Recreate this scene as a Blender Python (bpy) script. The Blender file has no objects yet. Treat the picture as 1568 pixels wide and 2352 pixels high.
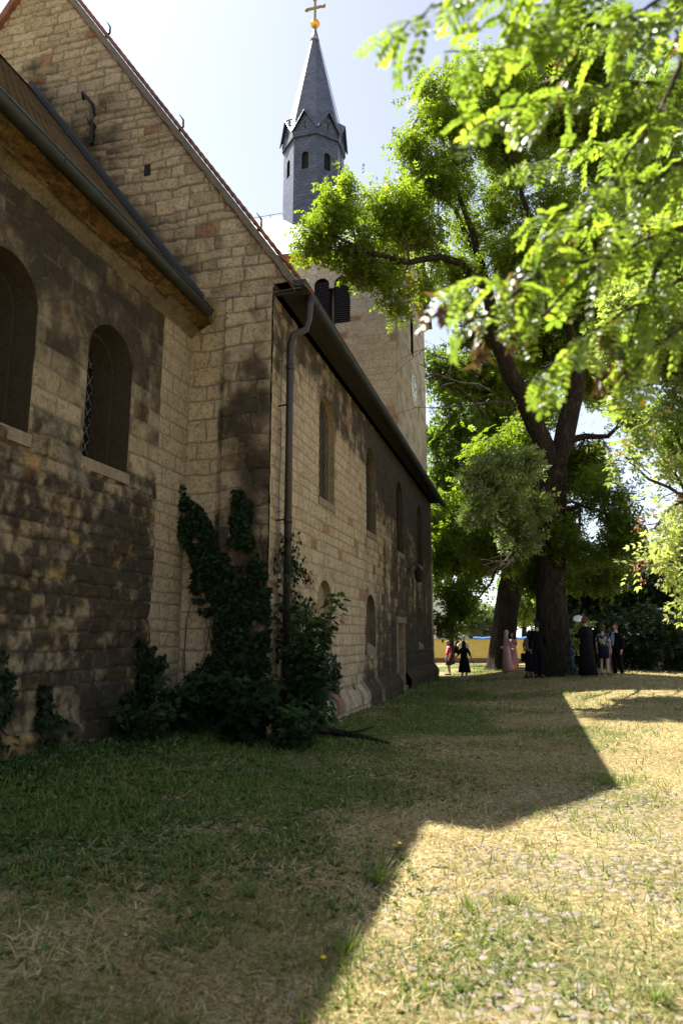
import bpy, math, random
import numpy as np
from mathutils import Vector, Matrix
random.seed(7); RNG = np.random.default_rng(11)
R = math.radians
sc = bpy.context.scene; COL = sc.collection

# ---------------------------------------------------------------- camera, sky, sun, exposure
FPX, CX, CY = 1568.0, 784.0, 1176.0           # focal length and centre in pixels of a 1568 x 2352 view
PITCH, HEAD = math.atan(286/1568), R(15.2)
cam_d = bpy.data.cameras.new('camera'); cam = bpy.data.objects.new('camera', cam_d); COL.objects.link(cam)
cam.location = (0, 0, 1.6); cam.rotation_euler = (R(90)+PITCH, 0, HEAD)
cam_d.sensor_fit = 'VERTICAL'; cam_d.sensor_height = 36; cam_d.lens = 24
cam_d.clip_start = .05; cam_d.clip_end = 2000
cam_d.dof.use_dof = True; cam_d.dof.focus_distance = 15; cam_d.dof.aperture_fstop = 1.9
sc.camera = cam
SUN = Vector((-.56, .235, 1)).normalized()     # towards the sun
w = bpy.data.worlds.new('World'); sc.world = w; w.use_nodes = True
nt = w.node_tree; nt.nodes.clear()
sky = nt.nodes.new('ShaderNodeTexSky'); sky.sky_type = 'NISHITA'; sky.sun_disc = False
sky.sun_elevation = math.asin(SUN.z); sky.sun_rotation = math.atan2(SUN.x, SUN.y)
sky.air_density = 1.0; sky.dust_density = .8; sky.ozone_density = 1.0; sky.altitude = 150
bg = nt.nodes.new('ShaderNodeBackground'); bg.inputs[1].default_value = .076
wo = nt.nodes.new('ShaderNodeOutputWorld')
hs = nt.nodes.new('ShaderNodeHueSaturation'); hs.inputs['Saturation'].default_value = .56; nt.links.new(sky.outputs[0], hs.inputs['Color'])
tn = nt.nodes.new('ShaderNodeMixRGB'); tn.blend_type = 'MULTIPLY'; tn.inputs[0].default_value = 1; tn.inputs[2].default_value = (1.01, .985, 1.0, 1)
nt.links.new(hs.outputs[0], tn.inputs[1]); nt.links.new(tn.outputs[0], bg.inputs[0]); nt.links.new(bg.outputs[0], wo.inputs[0])
sd_ = bpy.data.lights.new('sun', 'SUN'); sun = bpy.data.objects.new('sun', sd_); COL.objects.link(sun)
sd_.energy = 5.0; sd_.angle = R(.53); sd_.color = (1, .95, .86)
sun.rotation_euler = SUN.to_track_quat('Z', 'Y').to_euler(); sun.location = (-20, 10, 40)
sc.view_settings.view_transform = 'Standard'; sc.view_settings.look = 'None'
sc.view_settings.exposure = 1.75; sc.view_settings.gamma = 1
sc.cycles.max_bounces = 7; sc.cycles.diffuse_bounces = 4; sc.cycles.glossy_bounces = 2
sc.cycles.transmission_bounces = 4; sc.cycles.transparent_max_bounces = 6
sc.cycles.caustics_reflective = False; sc.cycles.caustics_refractive = False

# ---------------------------------------------------------------- photo pixel -> world helpers
def ray(u, v):
    a = (u-CX)/FPX; b = (CY-v)/FPX
    F = math.cos(PITCH)-b*math.sin(PITCH); Z = math.sin(PITCH)+b*math.cos(PITCH)
    return Vector((a*math.cos(HEAD)-F*math.sin(HEAD), a*math.sin(HEAD)+F*math.cos(HEAD), Z))
def at(u, v, X=None, Y=None, Z=None, s=None):
    d = ray(u, v)
    if X is not None: s = X/d.x
    elif Y is not None: s = Y/d.y
    elif Z is not None: s = (Z-1.6)/d.z
    return Vector((0, 0, 1.6)) + d*s

# ---------------------------------------------------------------- noise (numpy)
def _h(i, j, k, seed):
    n = (i*374761393 + j*668265263 + k*2147483647 + seed*1274126177) & 0xffffffff
    n = ((n ^ (n >> 13)) * 1274126177) & 0xffffffff
    n = ((n ^ (n >> 15)) * 2246822519) & 0xffffffff
    return ((n ^ (n >> 16)) & 0xffff)/65535.0
def vn(x, y, z=None, seed=0):
    x = np.asarray(x, float); y = np.asarray(y, float); z = np.zeros_like(x) if z is None else np.asarray(z, float)
    i, j, k = [np.floor(q).astype(np.int64) for q in (x, y, z)]
    a, b, c = x-i, y-j, z-k
    a, b, c = [q*q*(3-2*q) for q in (a, b, c)]
    r = 0
    for di in (0, 1):
        for dj in (0, 1):
            for dk in (0, 1):
                r = r + (a if di else 1-a)*(b if dj else 1-b)*(c if dk else 1-c)*_h(i+di, j+dj, k+dk, seed)
    return r
def fbm(x, y, z=None, seed=0, o=4):
    r = 0; amp = .5; t = 0; f = 1.0
    for q in range(o):
        r = r + amp*vn(np.asarray(x)*f, np.asarray(y)*f, None if z is None else np.asarray(z)*f, seed+q*17)
        t += amp; amp *= .5; f *= 2.03
    return r/t
def sstep(a, b, x):
    t = np.clip((x-a)/(b-a), 0, 1); return t*t*(3-2*t)

# ---------------------------------------------------------------- mesh helpers
def tag(o, label=None, cat=None, group=None, kind=None):
    if label: o['label'] = label
    if cat: o['category'] = cat
    if group: o['group'] = group
    if kind: o['kind'] = kind
    return o
def thing(name, label, cat, loc=(0, 0, 0), group=None):
    o = bpy.data.objects.new(name, None); COL.objects.link(o); o.location = loc; o.empty_display_size = .3
    return tag(o, label, cat, group)
def link(name, me, mat, parent=None, smooth=False):
    o = bpy.data.objects.new(name, me); COL.objects.link(o)
    mats = mat if isinstance(mat, (list, tuple)) else [mat]
    for m in mats: me.materials.append(m)
    if parent is not None:
        o.parent = parent
        if parent.type == 'EMPTY' and tuple(parent.location) != (0, 0, 0):
            o.matrix_parent_inverse = Matrix.Translation(-parent.location)
        elif parent.type != 'EMPTY': o.matrix_parent_inverse = Matrix.Identity(4)
    if smooth: me.polygons.foreach_set('use_smooth', [True]*len(me.polygons))
    return o
def bigmesh(name, V, F, mat, parent=None, smooth=False, attrs=None, uv=None, midx=None):
    """V (n,3) array, F (m,k) array of equal-length faces"""
    V = np.asarray(V, np.float32); F = np.asarray(F, np.int32); m, k = F.shape
    me = bpy.data.meshes.new(name)
    me.vertices.add(len(V)); me.vertices.foreach_set('co', V.ravel())
    me.loops.add(m*k); me.loops.foreach_set('vertex_index', F.ravel())
    me.polygons.add(m); me.polygons.foreach_set('loop_start', np.arange(0, m*k, k, dtype=np.int32))
    try: me.polygons.foreach_set('loop_total', np.full(m, k, np.int32))
    except Exception: pass
    if smooth: me.polygons.foreach_set('use_smooth', np.ones(m, bool))
    if midx is not None: me.polygons.foreach_set('material_index', np.asarray(midx, np.int32))
    me.update(calc_edges=True)
    for n, a in (attrs or {}).items():
        at_ = me.attributes.new(n, 'FLOAT', 'POINT'); at_.data.foreach_set('value', np.asarray(a, np.float32))
    if uv is not None:
        l = me.uv_layers.new(name='UVMap'); l.data.foreach_set('uv', np.asarray(uv, np.float32)[F.ravel()].ravel())
    return link(name, me, mat, parent)
class MB:
    def __init__(s): s.v = []; s.f = []; s.uv = {}
    def add(s, vs, fs):
        n = len(s.v); s.v += [tuple(p) for p in vs]; s.f += [tuple(i+n for i in f) for f in fs]; return s
    def box(s, a, b, M=None):
        x0, y0, z0 = a; x1, y1, z1 = b
        vs = [Vector(p) for p in ((x0,y0,z0),(x1,y0,z0),(x1,y1,z0),(x0,y1,z0),(x0,y0,z1),(x1,y0,z1),(x1,y1,z1),(x0,y1,z1))]
        if M is not None: vs = [M @ p for p in vs]
        return s.add(vs, [(0,3,2,1),(4,5,6,7),(0,1,5,4),(1,2,6,5),(2,3,7,6),(3,0,4,7)])
    def tube(s, path, rad, n=8, cap=True, flat=1.0):
        path = [Vector(p) for p in path]; k = len(path)
        if not isinstance(rad, (list, tuple)): rad = [rad]*k
        vs = []; fs = []; ref = None
        for i in range(k):
            t = (path[min(i+1, k-1)]-path[max(i-1, 0)]).normalized()
            if ref is None:
                ref = Vector((1, 0, 0)) if abs(t.x) < .8 else Vector((0, 1, 0))
            a = (ref - t*ref.dot(t)).normalized(); b = t.cross(a); ref = a
            for j in range(n):
                an = 2*math.pi*j/n
                vs.append(path[i] + (a*math.cos(an)+b*math.sin(an)*flat)*rad[i])
        for i in range(k-1):
            for j in range(n):
                j2 = (j+1) % n
                fs.append((i*n+j, i*n+j2, (i+1)*n+j2, (i+1)*n+j))
        if cap: fs += [tuple(range(n-1, -1, -1)), tuple(range((k-1)*n, k*n))]
        return s.add(vs, fs)
    def lathe(s, c, prof, n=16, ax=1.0):
        c = Vector(c); vs = []; fs = []
        for r, z in prof:
            for j in range(n):
                a = 2*math.pi*j/n; vs.append(c+Vector((r*math.cos(a), r*ax*math.sin(a), z)))
        for i in range(len(prof)-1):
            for j in range(n):
                j2 = (j+1) % n; fs.append((i*n+j, i*n+j2, (i+1)*n+j2, (i+1)*n+j))
        fs += [tuple(range(n-1, -1, -1)), tuple(range((len(prof)-1)*n, len(prof)*n))]
        return s.add(vs, fs)
    def ball(s, c, r, n=12, m=8, M=None):
        if not isinstance(r, (tuple, list)): r = (r, r, r)
        c = Vector(c); vs = [c+Vector((0, 0, -r[2]))]; fs = []
        for i in range(1, m):
            p = math.pi*i/m-math.pi/2
            for j in range(n):
                a = 2*math.pi*j/n
                vs.append(c+Vector((r[0]*math.cos(p)*math.cos(a), r[1]*math.cos(p)*math.sin(a), r[2]*math.sin(p))))
        vs.append(c+Vector((0, 0, r[2])))
        for j in range(n):
            j2 = (j+1) % n; fs.append((0, 1+j2, 1+j)); fs.append((len(vs)-1, 1+(m-2)*n+j, 1+(m-2)*n+j2))
            for i in range(m-2): fs.append((1+i*n+j, 1+i*n+j2, 1+(i+1)*n+j2, 1+(i+1)*n+j))
        if M is not None: vs = [M @ p for p in vs]
        return s.add(vs, fs)
    def build(s, name, mat, parent=None, smooth=False, boxuv=False):
        me = bpy.data.meshes.new(name); me.from_pydata([tuple(p) for p in s.v], [], s.f); me.update()
        if boxuv:                                   # every face gets metres: u level along the face, v up its slope
            l = me.uv_layers.new(name='UVMap')
            for p in me.polygons:
                nrm = p.normal; uu = Vector((0, 0, 1)).cross(nrm)
                uu = uu.normalized() if uu.length > 1e-4 else Vector((1, 0, 0)); vv = nrm.cross(uu)
                for li in p.loop_indices:
                    co = me.vertices[me.loops[li].vertex_index].co
                    l.data[li].uv = (co.dot(uu), co.dot(vv))
        return link(name, me, mat, parent, smooth)

# ---------------------------------------------------------------- materials
class NT:
    def __init__(s, name):
        s.m = bpy.data.materials.new(name); s.m.use_nodes = True; s.t = s.m.node_tree; s.t.nodes.clear()
        s.out = s.n('ShaderNodeOutputMaterial')
    def n(s, t, ins=None, **kw):
        x = s.t.nodes.new(t)
        for k, v in kw.items(): setattr(x, k, v)
        for k, v in (ins or {}).items(): s.set(x, k, v)
        return x
    def set(s, x, k, v):
        i = x.inputs[k]
        if hasattr(v, 'links') or isinstance(v, bpy.types.NodeSocket): s.t.links.new(v, i)
        else: i.default_value = v
    def pos(s): return s.n('ShaderNodeNewGeometry').outputs['Position']
    def attr(s, n): return s.n('ShaderNodeAttribute', attribute_name=n).outputs['Fac']
    def noise(s, scale, detail=4, rough=.55, vec=None, dist=0):
        return s.n('ShaderNodeTexNoise', {'Vector': vec if vec is not None else s.pos(), 'Scale': scale, 'Detail': detail, 'Roughness': rough, 'Distortion': dist}).outputs['Fac']
    def scale(s, vec, xyz): return s.n('ShaderNodeMapping', {'Vector': vec, 'Scale': xyz}).outputs[0]
    def ramp(s, fac, stops, interp='LINEAR'):
        x = s.n('ShaderNodeValToRGB', {'Fac': fac}); e = x.color_ramp.elements; x.color_ramp.interpolation = interp
        while len(e) < len(stops): e.new(.5)
        for q, (p, c) in zip(e, stops): q.position = p; q.color = (*c, 1) if len(c) == 3 else c
        return x.outputs[0]
    def fr(s, fac, a, b, c=0, d=1): return s.n('ShaderNodeMapRange', {0: fac, 1: a, 2: b, 3: c, 4: d}, interpolation_type='SMOOTHSTEP').outputs[0]
    def mix(s, f, a, b, mode='MIX'):
        x = s.n('ShaderNodeMixRGB', blend_type=mode)
        for k, v in ((0, f), (1, a), (2, b)):
            if isinstance(v, tuple) and len(v) == 3: v = (*v, 1)
            s.set(x, k, v)
        return x.outputs[0]
    def math(s, op, a, b=0.0, c=0.0):
        x = s.n('ShaderNodeMath', operation=op)
        for k, v in ((0, a), (1, b), (2, c)): s.set(x, k, v)
        return x.outputs[0]
    def bump(s, h, strength=.5, dist=.02): return s.n('ShaderNodeBump', {'Height': h, 'Strength': strength, 'Distance': dist}).outputs[0]
    def pbr(s, col, rough=.8, metal=0, nrm=None, spec=.5, extra=None):
        x = s.n('ShaderNodeBsdfPrincipled')
        s.set(x, 'Base Color', (*col, 1) if isinstance(col, tuple) and len(col) == 3 else col)
        s.set(x, 'Roughness', rough); s.set(x, 'Metallic', metal); s.set(x, 'Specular IOR Level', spec)
        if nrm is not None: s.set(x, 'Normal', nrm)
        for k, v in (extra or {}).items(): s.set(x, k, v)
        s.t.links.new(x.outputs[0], s.out.inputs[0]); return s.m

def mat_plain(name, col, rough=.7, metal=0, var=.25, scale=8, bump=.2, spec=.4):
    t = NT(name); n = t.noise(scale, 5)
    c = t.mix(1.0, (*col, 1), t.ramp(n, [(.25, (1-var,)*3), (.75, (1+var*.6,)*3)]), 'MULTIPLY')
    return t.pbr(c, rough, metal, t.bump(n, bump, .01), spec)

def mat_stone(name, pale=(.34, .275, .175), buff=(.275, .215, .125), ochre=(.31, .20, .08), grey=(.19, .165, .12), soot=(.024, .018, .0115), mortar=(.12, .10, .07), pits=1.0):
    t = NT(name)
    base = t.ramp(t.attr('tint'), [(0, grey), (.3, buff), (.55, pale), (.8, buff), (.93, ochre), (1, (.30, .17, .09))])
    big = t.noise(1.3, 5, .6); fine = t.noise(20, 9, .75); mid = t.noise(5, 6, .65)
    c = t.mix(1, base, t.ramp(mid, [(.25, (.72, .70, .66)), (.5, (1, 1, 1)), (.75, (1.15, 1.12, 1.05))]), 'MULTIPLY')
    c = t.mix(1, c, t.ramp(fine, [(.32, (.42, .39, .35)), (.5, (.95, .95, .95)), (.72, (1.25, 1.23, 1.2))]), 'MULTIPLY')
    c = t.mix(t.attr('joint'), c, t.mix(fine, mortar, (mortar[0]*1.7, mortar[1]*1.65, mortar[2]*1.6)))
    st = t.attr('stain')
    f = t.fr(t.math('ADD', st, t.math('MULTIPLY', t.math('SUBTRACT', t.math('ADD', t.math('MULTIPLY', fine, 1.1), t.math('MULTIPLY', mid, .6)), .85), 1.7)), .36, .78)
    f2 = t.fr(t.math('ADD', st, t.math('MULTIPLY', t.math('SUBTRACT', big, .5), .9)), .05, 1.05)
    f = t.math('ADD', t.math('MULTIPLY', f, .52), t.math('MULTIPLY', f2, .48))
    sc2 = t.mix(1, c, (.10, .085, .07), 'MULTIPLY'); sc2 = t.mix(.5, sc2, t.mix(fine, (soot[0]*.5, soot[1]*.5, soot[2]*.5), (soot[0]*1.6, soot[1]*1.6, soot[2]*1.6)))
    jl = t.math('MULTIPLY', t.attr('joint'), t.fr(mid, .45, .6)); sc2 = t.mix(t.math('MULTIPLY', jl, .6), sc2, (.12, .10, .075))
    c = t.mix(t.math('MULTIPLY', f, .95), c, sc2)
    pit = t.fr(t.noise(34, 5, .6, t.scale(t.pos(), (1, 1, 1.6))), .64, .70)
    c = t.mix(t.math('MULTIPLY', pit, .6*pits), c, (.05, .04, .03))
    h = t.math('ADD', t.math('MULTIPLY', fine, 1.0), t.math('MULTIPLY', mid, .8))
    h = t.math('SUBTRACT', h, t.math('MULTIPLY', pit, .5*pits))
    return t.pbr(c, .93, 0, t.bump(h, .75, .03), .25)

def mat_slate(name, c0=(.042, .053, .085), c1=(.085, .10, .15), w=.32, h=.2, rough=.36, off=.5):
    t = NT(name); uv = t.n('ShaderNodeUVMap').outputs[0]
    b = t.n('ShaderNodeTexBrick', {'Vector': uv, 'Color1': (*c0, 1), 'Color2': (*c1, 1), 'Mortar': (.012, .012, .015, 1), 'Scale': 1.0, 'Mortar Size': .012,
            'Mortar Smooth': .3, 'Bias': -.1, 'Brick Width': w, 'Row Height': h}, offset=off)
    n = t.noise(9, 5, .6)
    c = t.mix(1, b.outputs[0], t.ramp(n, [(.3, (.75,)*3), (.7, (1.2,)*3)]), 'MULTIPLY')
    sep = t.n('ShaderNodeSeparateXYZ', {0: uv}).outputs[1]
    saw = t.math('SUBTRACT', 1.0, t.math('FRACT', t.math('DIVIDE', sep, h)))
    hh = t.math('ADD', t.math('MULTIPLY', b.outputs[1], -1.0), t.math('ADD', t.math('MULTIPLY', saw, .8), t.math('MULTIPLY', n, .5)))
    return t.pbr(c, t.math('ADD', rough-.08, t.math('MULTIPLY', n, .2)), 0, t.bump(hh, .55, .02), .55)

def mat_leaf(name, cols, trans=.5, tcol=1.35, rough=.45, spec=.35, tb=.45):
    """cols: dark .. light ramp over the per-leaf 'tint' attribute; part of the light passes through the leaf"""
    t = NT(name); c = t.ramp(t.attr('tint'), cols)
    p = t.n('ShaderNodeBsdfPrincipled', {'Base Color': c, 'Roughness': rough, 'Specular IOR Level': spec})
    tc = t.mix(1, c, (tcol*1.1, tcol*1.22, tcol*tb), 'MULTIPLY')
    tr = t.n('ShaderNodeBsdfTranslucent', {'Color': tc})
    mx = t.n('ShaderNodeMixShader', {0: trans}); t.t.links.new(p.outputs[0], mx.inputs[1]); t.t.links.new(tr.outputs[0], mx.inputs[2])
    t.t.links.new(mx.outputs[0], t.out.inputs[0]); return t.m

def mat_bark(name, a=(.018, .013, .009), b=(.065, .048, .034)):
    t = NT(name); v = t.scale(t.pos(), (7, 7, 1.4)); n = t.noise(1.6, 6, .7, v, .6); n2 = t.noise(18, 4)
    h = t.math('ADD', t.fr(n, .35, .62), t.math('MULTIPLY', n2, .3))
    return t.pbr(t.mix(t.fr(n, .35, .65), (*a, 1), t.mix(n2, (*b, 1), (b[0]*.6, b[1]*.6, b[2]*.6))), .95, 0, t.bump(h, 1, .06), .2)

M = {}
M['stone'] = mat_stone('sandstone_masonry')
M['stone_l'] = mat_stone('pale_sandstone_masonry', pale=(.46, .37, .24), buff=(.38, .295, .175), ochre=(.42, .28, .12), grey=(.27, .235, .175), mortar=(.15, .125, .09))
M['stone_t'] = mat_stone('tower_masonry', pale=(.58, .51, .42), buff=(.54, .465, .375), ochre=(.52, .41, .29), grey=(.47, .415, .345), mortar=(.30, .25, .19), pits=.5)
M['slate'] = mat_slate('slate')
M['slate_roof'] = mat_slate('roof_slate', (.10, .105, .12), (.17, .175, .19), .5, .33, .52)
def mat_tile(name):
    t = NT(name); uv = t.n('ShaderNodeUVMap').outputs[0]
    b = t.n('ShaderNodeTexBrick', {'Vector': uv, 'Color1': (.09, .07, .05, 1), 'Color2': (.16, .12, .085, 1), 'Mortar': (.015, .012, .01, 1), 'Scale': 1.0,
            'Mortar Size': .014, 'Brick Width': .18, 'Row Height': .16}, offset=.5)
    n = t.noise(6, 5)
    c = t.mix(t.fr(n, .5, .7), b.outputs[0], (.10, .10, .05))
    sep = t.n('ShaderNodeSeparateXYZ', {0: uv}).outputs[1]
    saw = t.math('SUBTRACT', 1.0, t.math('FRACT', t.math('DIVIDE', sep, .16)))
    d = t.n('ShaderNodeBsdfDiffuse', {'Color': t.mix(1, c, (.6, .55, .5), 'MULTIPLY'), 'Roughness': 1.0, 'Normal': t.bump(t.math('SUBTRACT', saw, b.outputs[1]), .4, .015)})
    t.t.links.new(d.outputs[0], t.out.inputs[0]); return t.m
M['tile'] = mat_tile('old_roof_tile')
M['redtile'] = mat_plain('red_verge_tile', (.22, .095, .055), .85, var=.5, scale=5, bump=.6)
M['mortar'] = mat_plain('verge_mortar', (.16, .135, .10), .95, var=.3, scale=12, bump=.8)
M['rust'] = None
def mat_rust():
    t = NT('rusty_cornice_stone'); n = t.noise(2.6, 7, .7, t.scale(t.pos(), (1, 1, 2.2)), .8); n2 = t.noise(17, 6, .7)
    c = t.ramp(n, [(.3, (.03, .022, .014)), (.44, (.06, .036, .015)), (.54, (.15, .078, .02)), (.60, (.12, .09, .035)), (.7, (.045, .033, .018))])
    c = t.mix(1, c, t.ramp(n2, [(.3, (.6,)*3), (.7, (1.15,)*3)]), 'MULTIPLY')
    return t.pbr(c, .95, 0, t.bump(t.math('ADD', n2, n), 1, .05), .2)
M['rust'] = mat_rust()
def mat_gutter():
    t = NT('patinated_zinc_gutter'); n = t.noise(3, 6, .6); n2 = t.noise(30, 3)
    c = t.ramp(n, [(.3, (.012, .014, .013)), (.55, (.020, .023, .021)), (.75, (.028, .038, .031))])
    return t.pbr(c, .6, .1, t.bump(n2, .15, .005), .4)
M['gutter'] = mat_gutter()
M['pipe'] = mat_plain('brown_downpipe_paint', (.028, .021, .021), .4, .2, .25, 6, .05)
M['iron'] = mat_plain('wrought_iron', (.025, .02, .018), .6, .7, .4, 20, .3)
M['cable'] = mat_plain('dark_cable', (.10, .09, .07), .6, 0, .2)
M['gold'] = mat_plain('gilded_metal', (.75, .42, .08), .32, .9, .2, 6, .05)
M['cross'] = mat_plain('weathered_gilding', (.33, .25, .13), .55, .5, .3, 10, .2)
M['lead'] = mat_plain('lead_flashing', (.30, .31, .33), .35, .8, .3, 9, .3)
def mat_glass(name, lead=True):
    t = NT(name); x, y, z = [t.n('ShaderNodeSeparateXYZ', {0: t.pos()}).outputs[i] for i in range(3)]
    a = t.math('PINGPONG', t.math('ADD', y, t.math('MULTIPLY', z, .62)), .075)
    b = t.math('PINGPONG', t.math('SUBTRACT', y, t.math('MULTIPLY', z, .62)), .075)
    l = t.math('MAXIMUM', t.math('LESS_THAN', a, .008), t.math('LESS_THAN', b, .008))
    n = t.noise(14, 3)
    c = t.mix(l, (.008, .008, .009), (.11, .105, .10))
    return t.pbr(c, t.mix(l, (.12, .12, .12), (.5, .5, .5)), 0, t.bump(t.math('ADD', t.math('MULTIPLY', n, .3), l), .4, .01), .6)
M['glass'] = mat_glass('leaded_window_glass')
M['void'] = mat_plain('dark_interior', (.01, .009, .008), .9, 0, .1)
M['louvre'] = mat_plain('grey_louvre_slat', (.11, .10, .11), .7, 0, .3, 15, .2)
M['colstone'] = mat_plain('pale_column_stone', (.5, .45, .37), .85, 0, .25, 12, .3)
M['sill'] = mat_plain('window_sill_stone', (.20, .16, .10), .92, 0, .4, 9, .7)
M['door'] = None
def mat_wood(name, a, b):
    t = NT(name); v = t.scale(t.pos(), (14, 14, 1.2)); n = t.noise(1.5, 6, .6, v, .4)
    return t.pbr(t.mix(n, (*a, 1), (*b, 1)), .6, 0, t.bump(n, .4, .01), .35)
M['door'] = mat_wood('brown_door_wood', (.20, .085, .03), (.36, .17, .06))
M['bark'] = mat_bark('tree_bark'); M['twig'] = mat_bark('twig_bark', (.07, .05, .035), (.16, .12, .085))
M['clock'] = mat_plain('white_clock_face', (.75, .76, .78), .4, 0, .1)
M['black'] = mat_plain('black_paint', (.015, .015, .016), .5, 0, .2)
g = .0
M['ash'] = mat_leaf('ash_leaf', [(0, (.055, .075, .012)), (.5, (.105, .14, .017)), (1, (.18, .215, .03))], .58, 2.05)
M['robinia'] = mat_leaf('robinia_leaf', [(0, (.055, .085, .022)), (.5, (.13, .175, .03)), (.93, (.22, .26, .045)), (.96, (.45, .38, .05)), (1, (.6, .28, .03))], .55, 1.85, .42, .7, .5)
M['bgleaf'] = mat_leaf('background_leaf', [(0, (.04, .065, .012)), (.5, (.09, .13, .02)), (1, (.16, .20, .035))], .5, 1.8)
M['darkleaf'] = mat_leaf('dark_evergreen_leaf', [(0, (.012, .024, .008)), (.6, (.025, .045, .014)), (1, (.05, .08, .025))], .25, 1.2)
M['olive'] = mat_leaf('grey_green_leaf', [(0, (.09, .12, .05)), (1, (.24, .28, .14))], .35, 1.2)
M['elder'] = mat_leaf('elder_leaf', [(0, (.12, .16, .04)), (.6, (.26, .30, .085)), (.9, (.38, .40, .17)), (1, (.48, .46, .28))], .48, 1.6, .45, .5, .7)
M['berry'] = mat_leaf('reddish_fruit_cluster', [(0, (.30, .10, .07)), (1, (.5, .28, .18))], .3, 1.1)
M['deadleaf'] = mat_leaf('dry_brown_pod', [(0, (.10, .05, .035)), (1, (.24, .14, .09))], .3, 1.0)
M['ivy'] = mat_leaf('ivy_leaf', [(0, (.007, .015, .005)), (.6, (.014, .032, .010)), (1, (.045, .075, .02))], .25, 1.2, .6, .15)
M['shrub'] = mat_leaf('shrub_leaf', [(0, (.010, .022, .007)), (.6, (.022, .05, .015)), (1, (.065, .11, .03))], .35, 1.2, .55, .2)
M['weed'] = mat_leaf('weed_leaf', [(0, (.035, .065, .014)), (.5, (.06, .11, .022)), (1, (.11, .17, .035))], .3, 1.2, .5, .4)
M['straw'] = mat_leaf('dry_grass_blade', [(0, (.16, .105, .035)), (.35, (.36, .265, .11)), (.75, (.56, .44, .22)), (1, (.78, .68, .44))], .3, .95, .6, .3)
M['green'] = mat_leaf('green_grass_blade', [(0, (.07, .10, .02)), (.5, (.13, .18, .035)), (1, (.23, .27, .06))], .4, 1.2, .5, .35)

# ---------------------------------------------------------------- terrain height
GP = np.array([(-3.9,14.4,0),(-3.9,29,-.22),(-3.9,21.6,-.03),(-5.4,7,.33),(-5.4,8.2,.32),(-5.4,6,.33),(-5.0,9.9,.3),(-4,10.5,.15),
    (.8,8.4,0),(.8,26,.1),(-1,6,0),(-.93,3,0),(-2.2,2.7,.0),(.6,3.4,0),(-1,9,0),(0,0,0),(3,3,.0),(5.5,29,.1),(2,12,0),(-1.5,16,-.05),(-1,21,-.05),
    (-3.8,33.6,-.18),(-2.66,29.1,-.24),(-.97,29.5,.16),(-.8,33.3,.1),(-.04,24.7,.17),(1.7,23.3,.33),(2.4,25.3,.28),(2.9,26.1,.24),(.74,25.8,.18),(-1.3,34.7,.07),
    (-6.3,47,-.16),(.5,49,-.16),(8,20,.1),(8,35,.2),(-8,0,.3),(14,50,0),(-20,60,0),(20,0,0),(-30,20,.2),(40,40,0),(0,90,0),(4,14,.05)], float)
def _k(d): return np.sqrt(d*d+1.5**2)
_D = np.hypot(GP[:,None,0]-GP[None,:,0], GP[:,None,1]-GP[None,:,1])
_A = -_k(_D)+np.eye(len(GP))*-.03
_n = len(GP); _S = np.zeros((_n+1, _n+1)); _S[:_n,:_n] = _A; _S[:_n,_n] = 1; _S[_n,:_n] = 1
_W = np.linalg.solve(_S, np.append(GP[:,2], 0))
def gz(x, y):
    x = np.asarray(x, float); y = np.asarray(y, float); r = np.full(x.shape, _W[_n])
    for i in range(_n): r = r - _W[i]*_k(np.hypot(x-GP[i,0], y-GP[i,1]))
    far = sstep(60, 110, np.hypot(x, y)); r = r*(1-far)
    r = r + (.05*(fbm(x*.9, y*.9, seed=3)-.5) + .03*(fbm(x*4, y*4, seed=9)-.5))*(1-far)
    return r
def gzf(x, y): return float(gz(np.array([x]), np.array([y]))[0])
def on_ground(u, v):
    s = (0-1.6)/ray(u, v).z; p = None
    for _ in range(12):
        p = Vector((0,0,1.6))+ray(u, v)*s; s = (gzf(p.x, p.y)-1.6)/ray(u, v).z
    return Vector((0,0,1.6))+ray(u, v)*s

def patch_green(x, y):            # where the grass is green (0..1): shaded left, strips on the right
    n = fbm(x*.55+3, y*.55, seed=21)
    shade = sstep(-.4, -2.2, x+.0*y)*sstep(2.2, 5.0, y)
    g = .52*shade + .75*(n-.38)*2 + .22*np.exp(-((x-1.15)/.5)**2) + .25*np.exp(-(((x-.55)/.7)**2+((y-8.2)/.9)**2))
    return np.clip(g, 0, 1)

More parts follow.
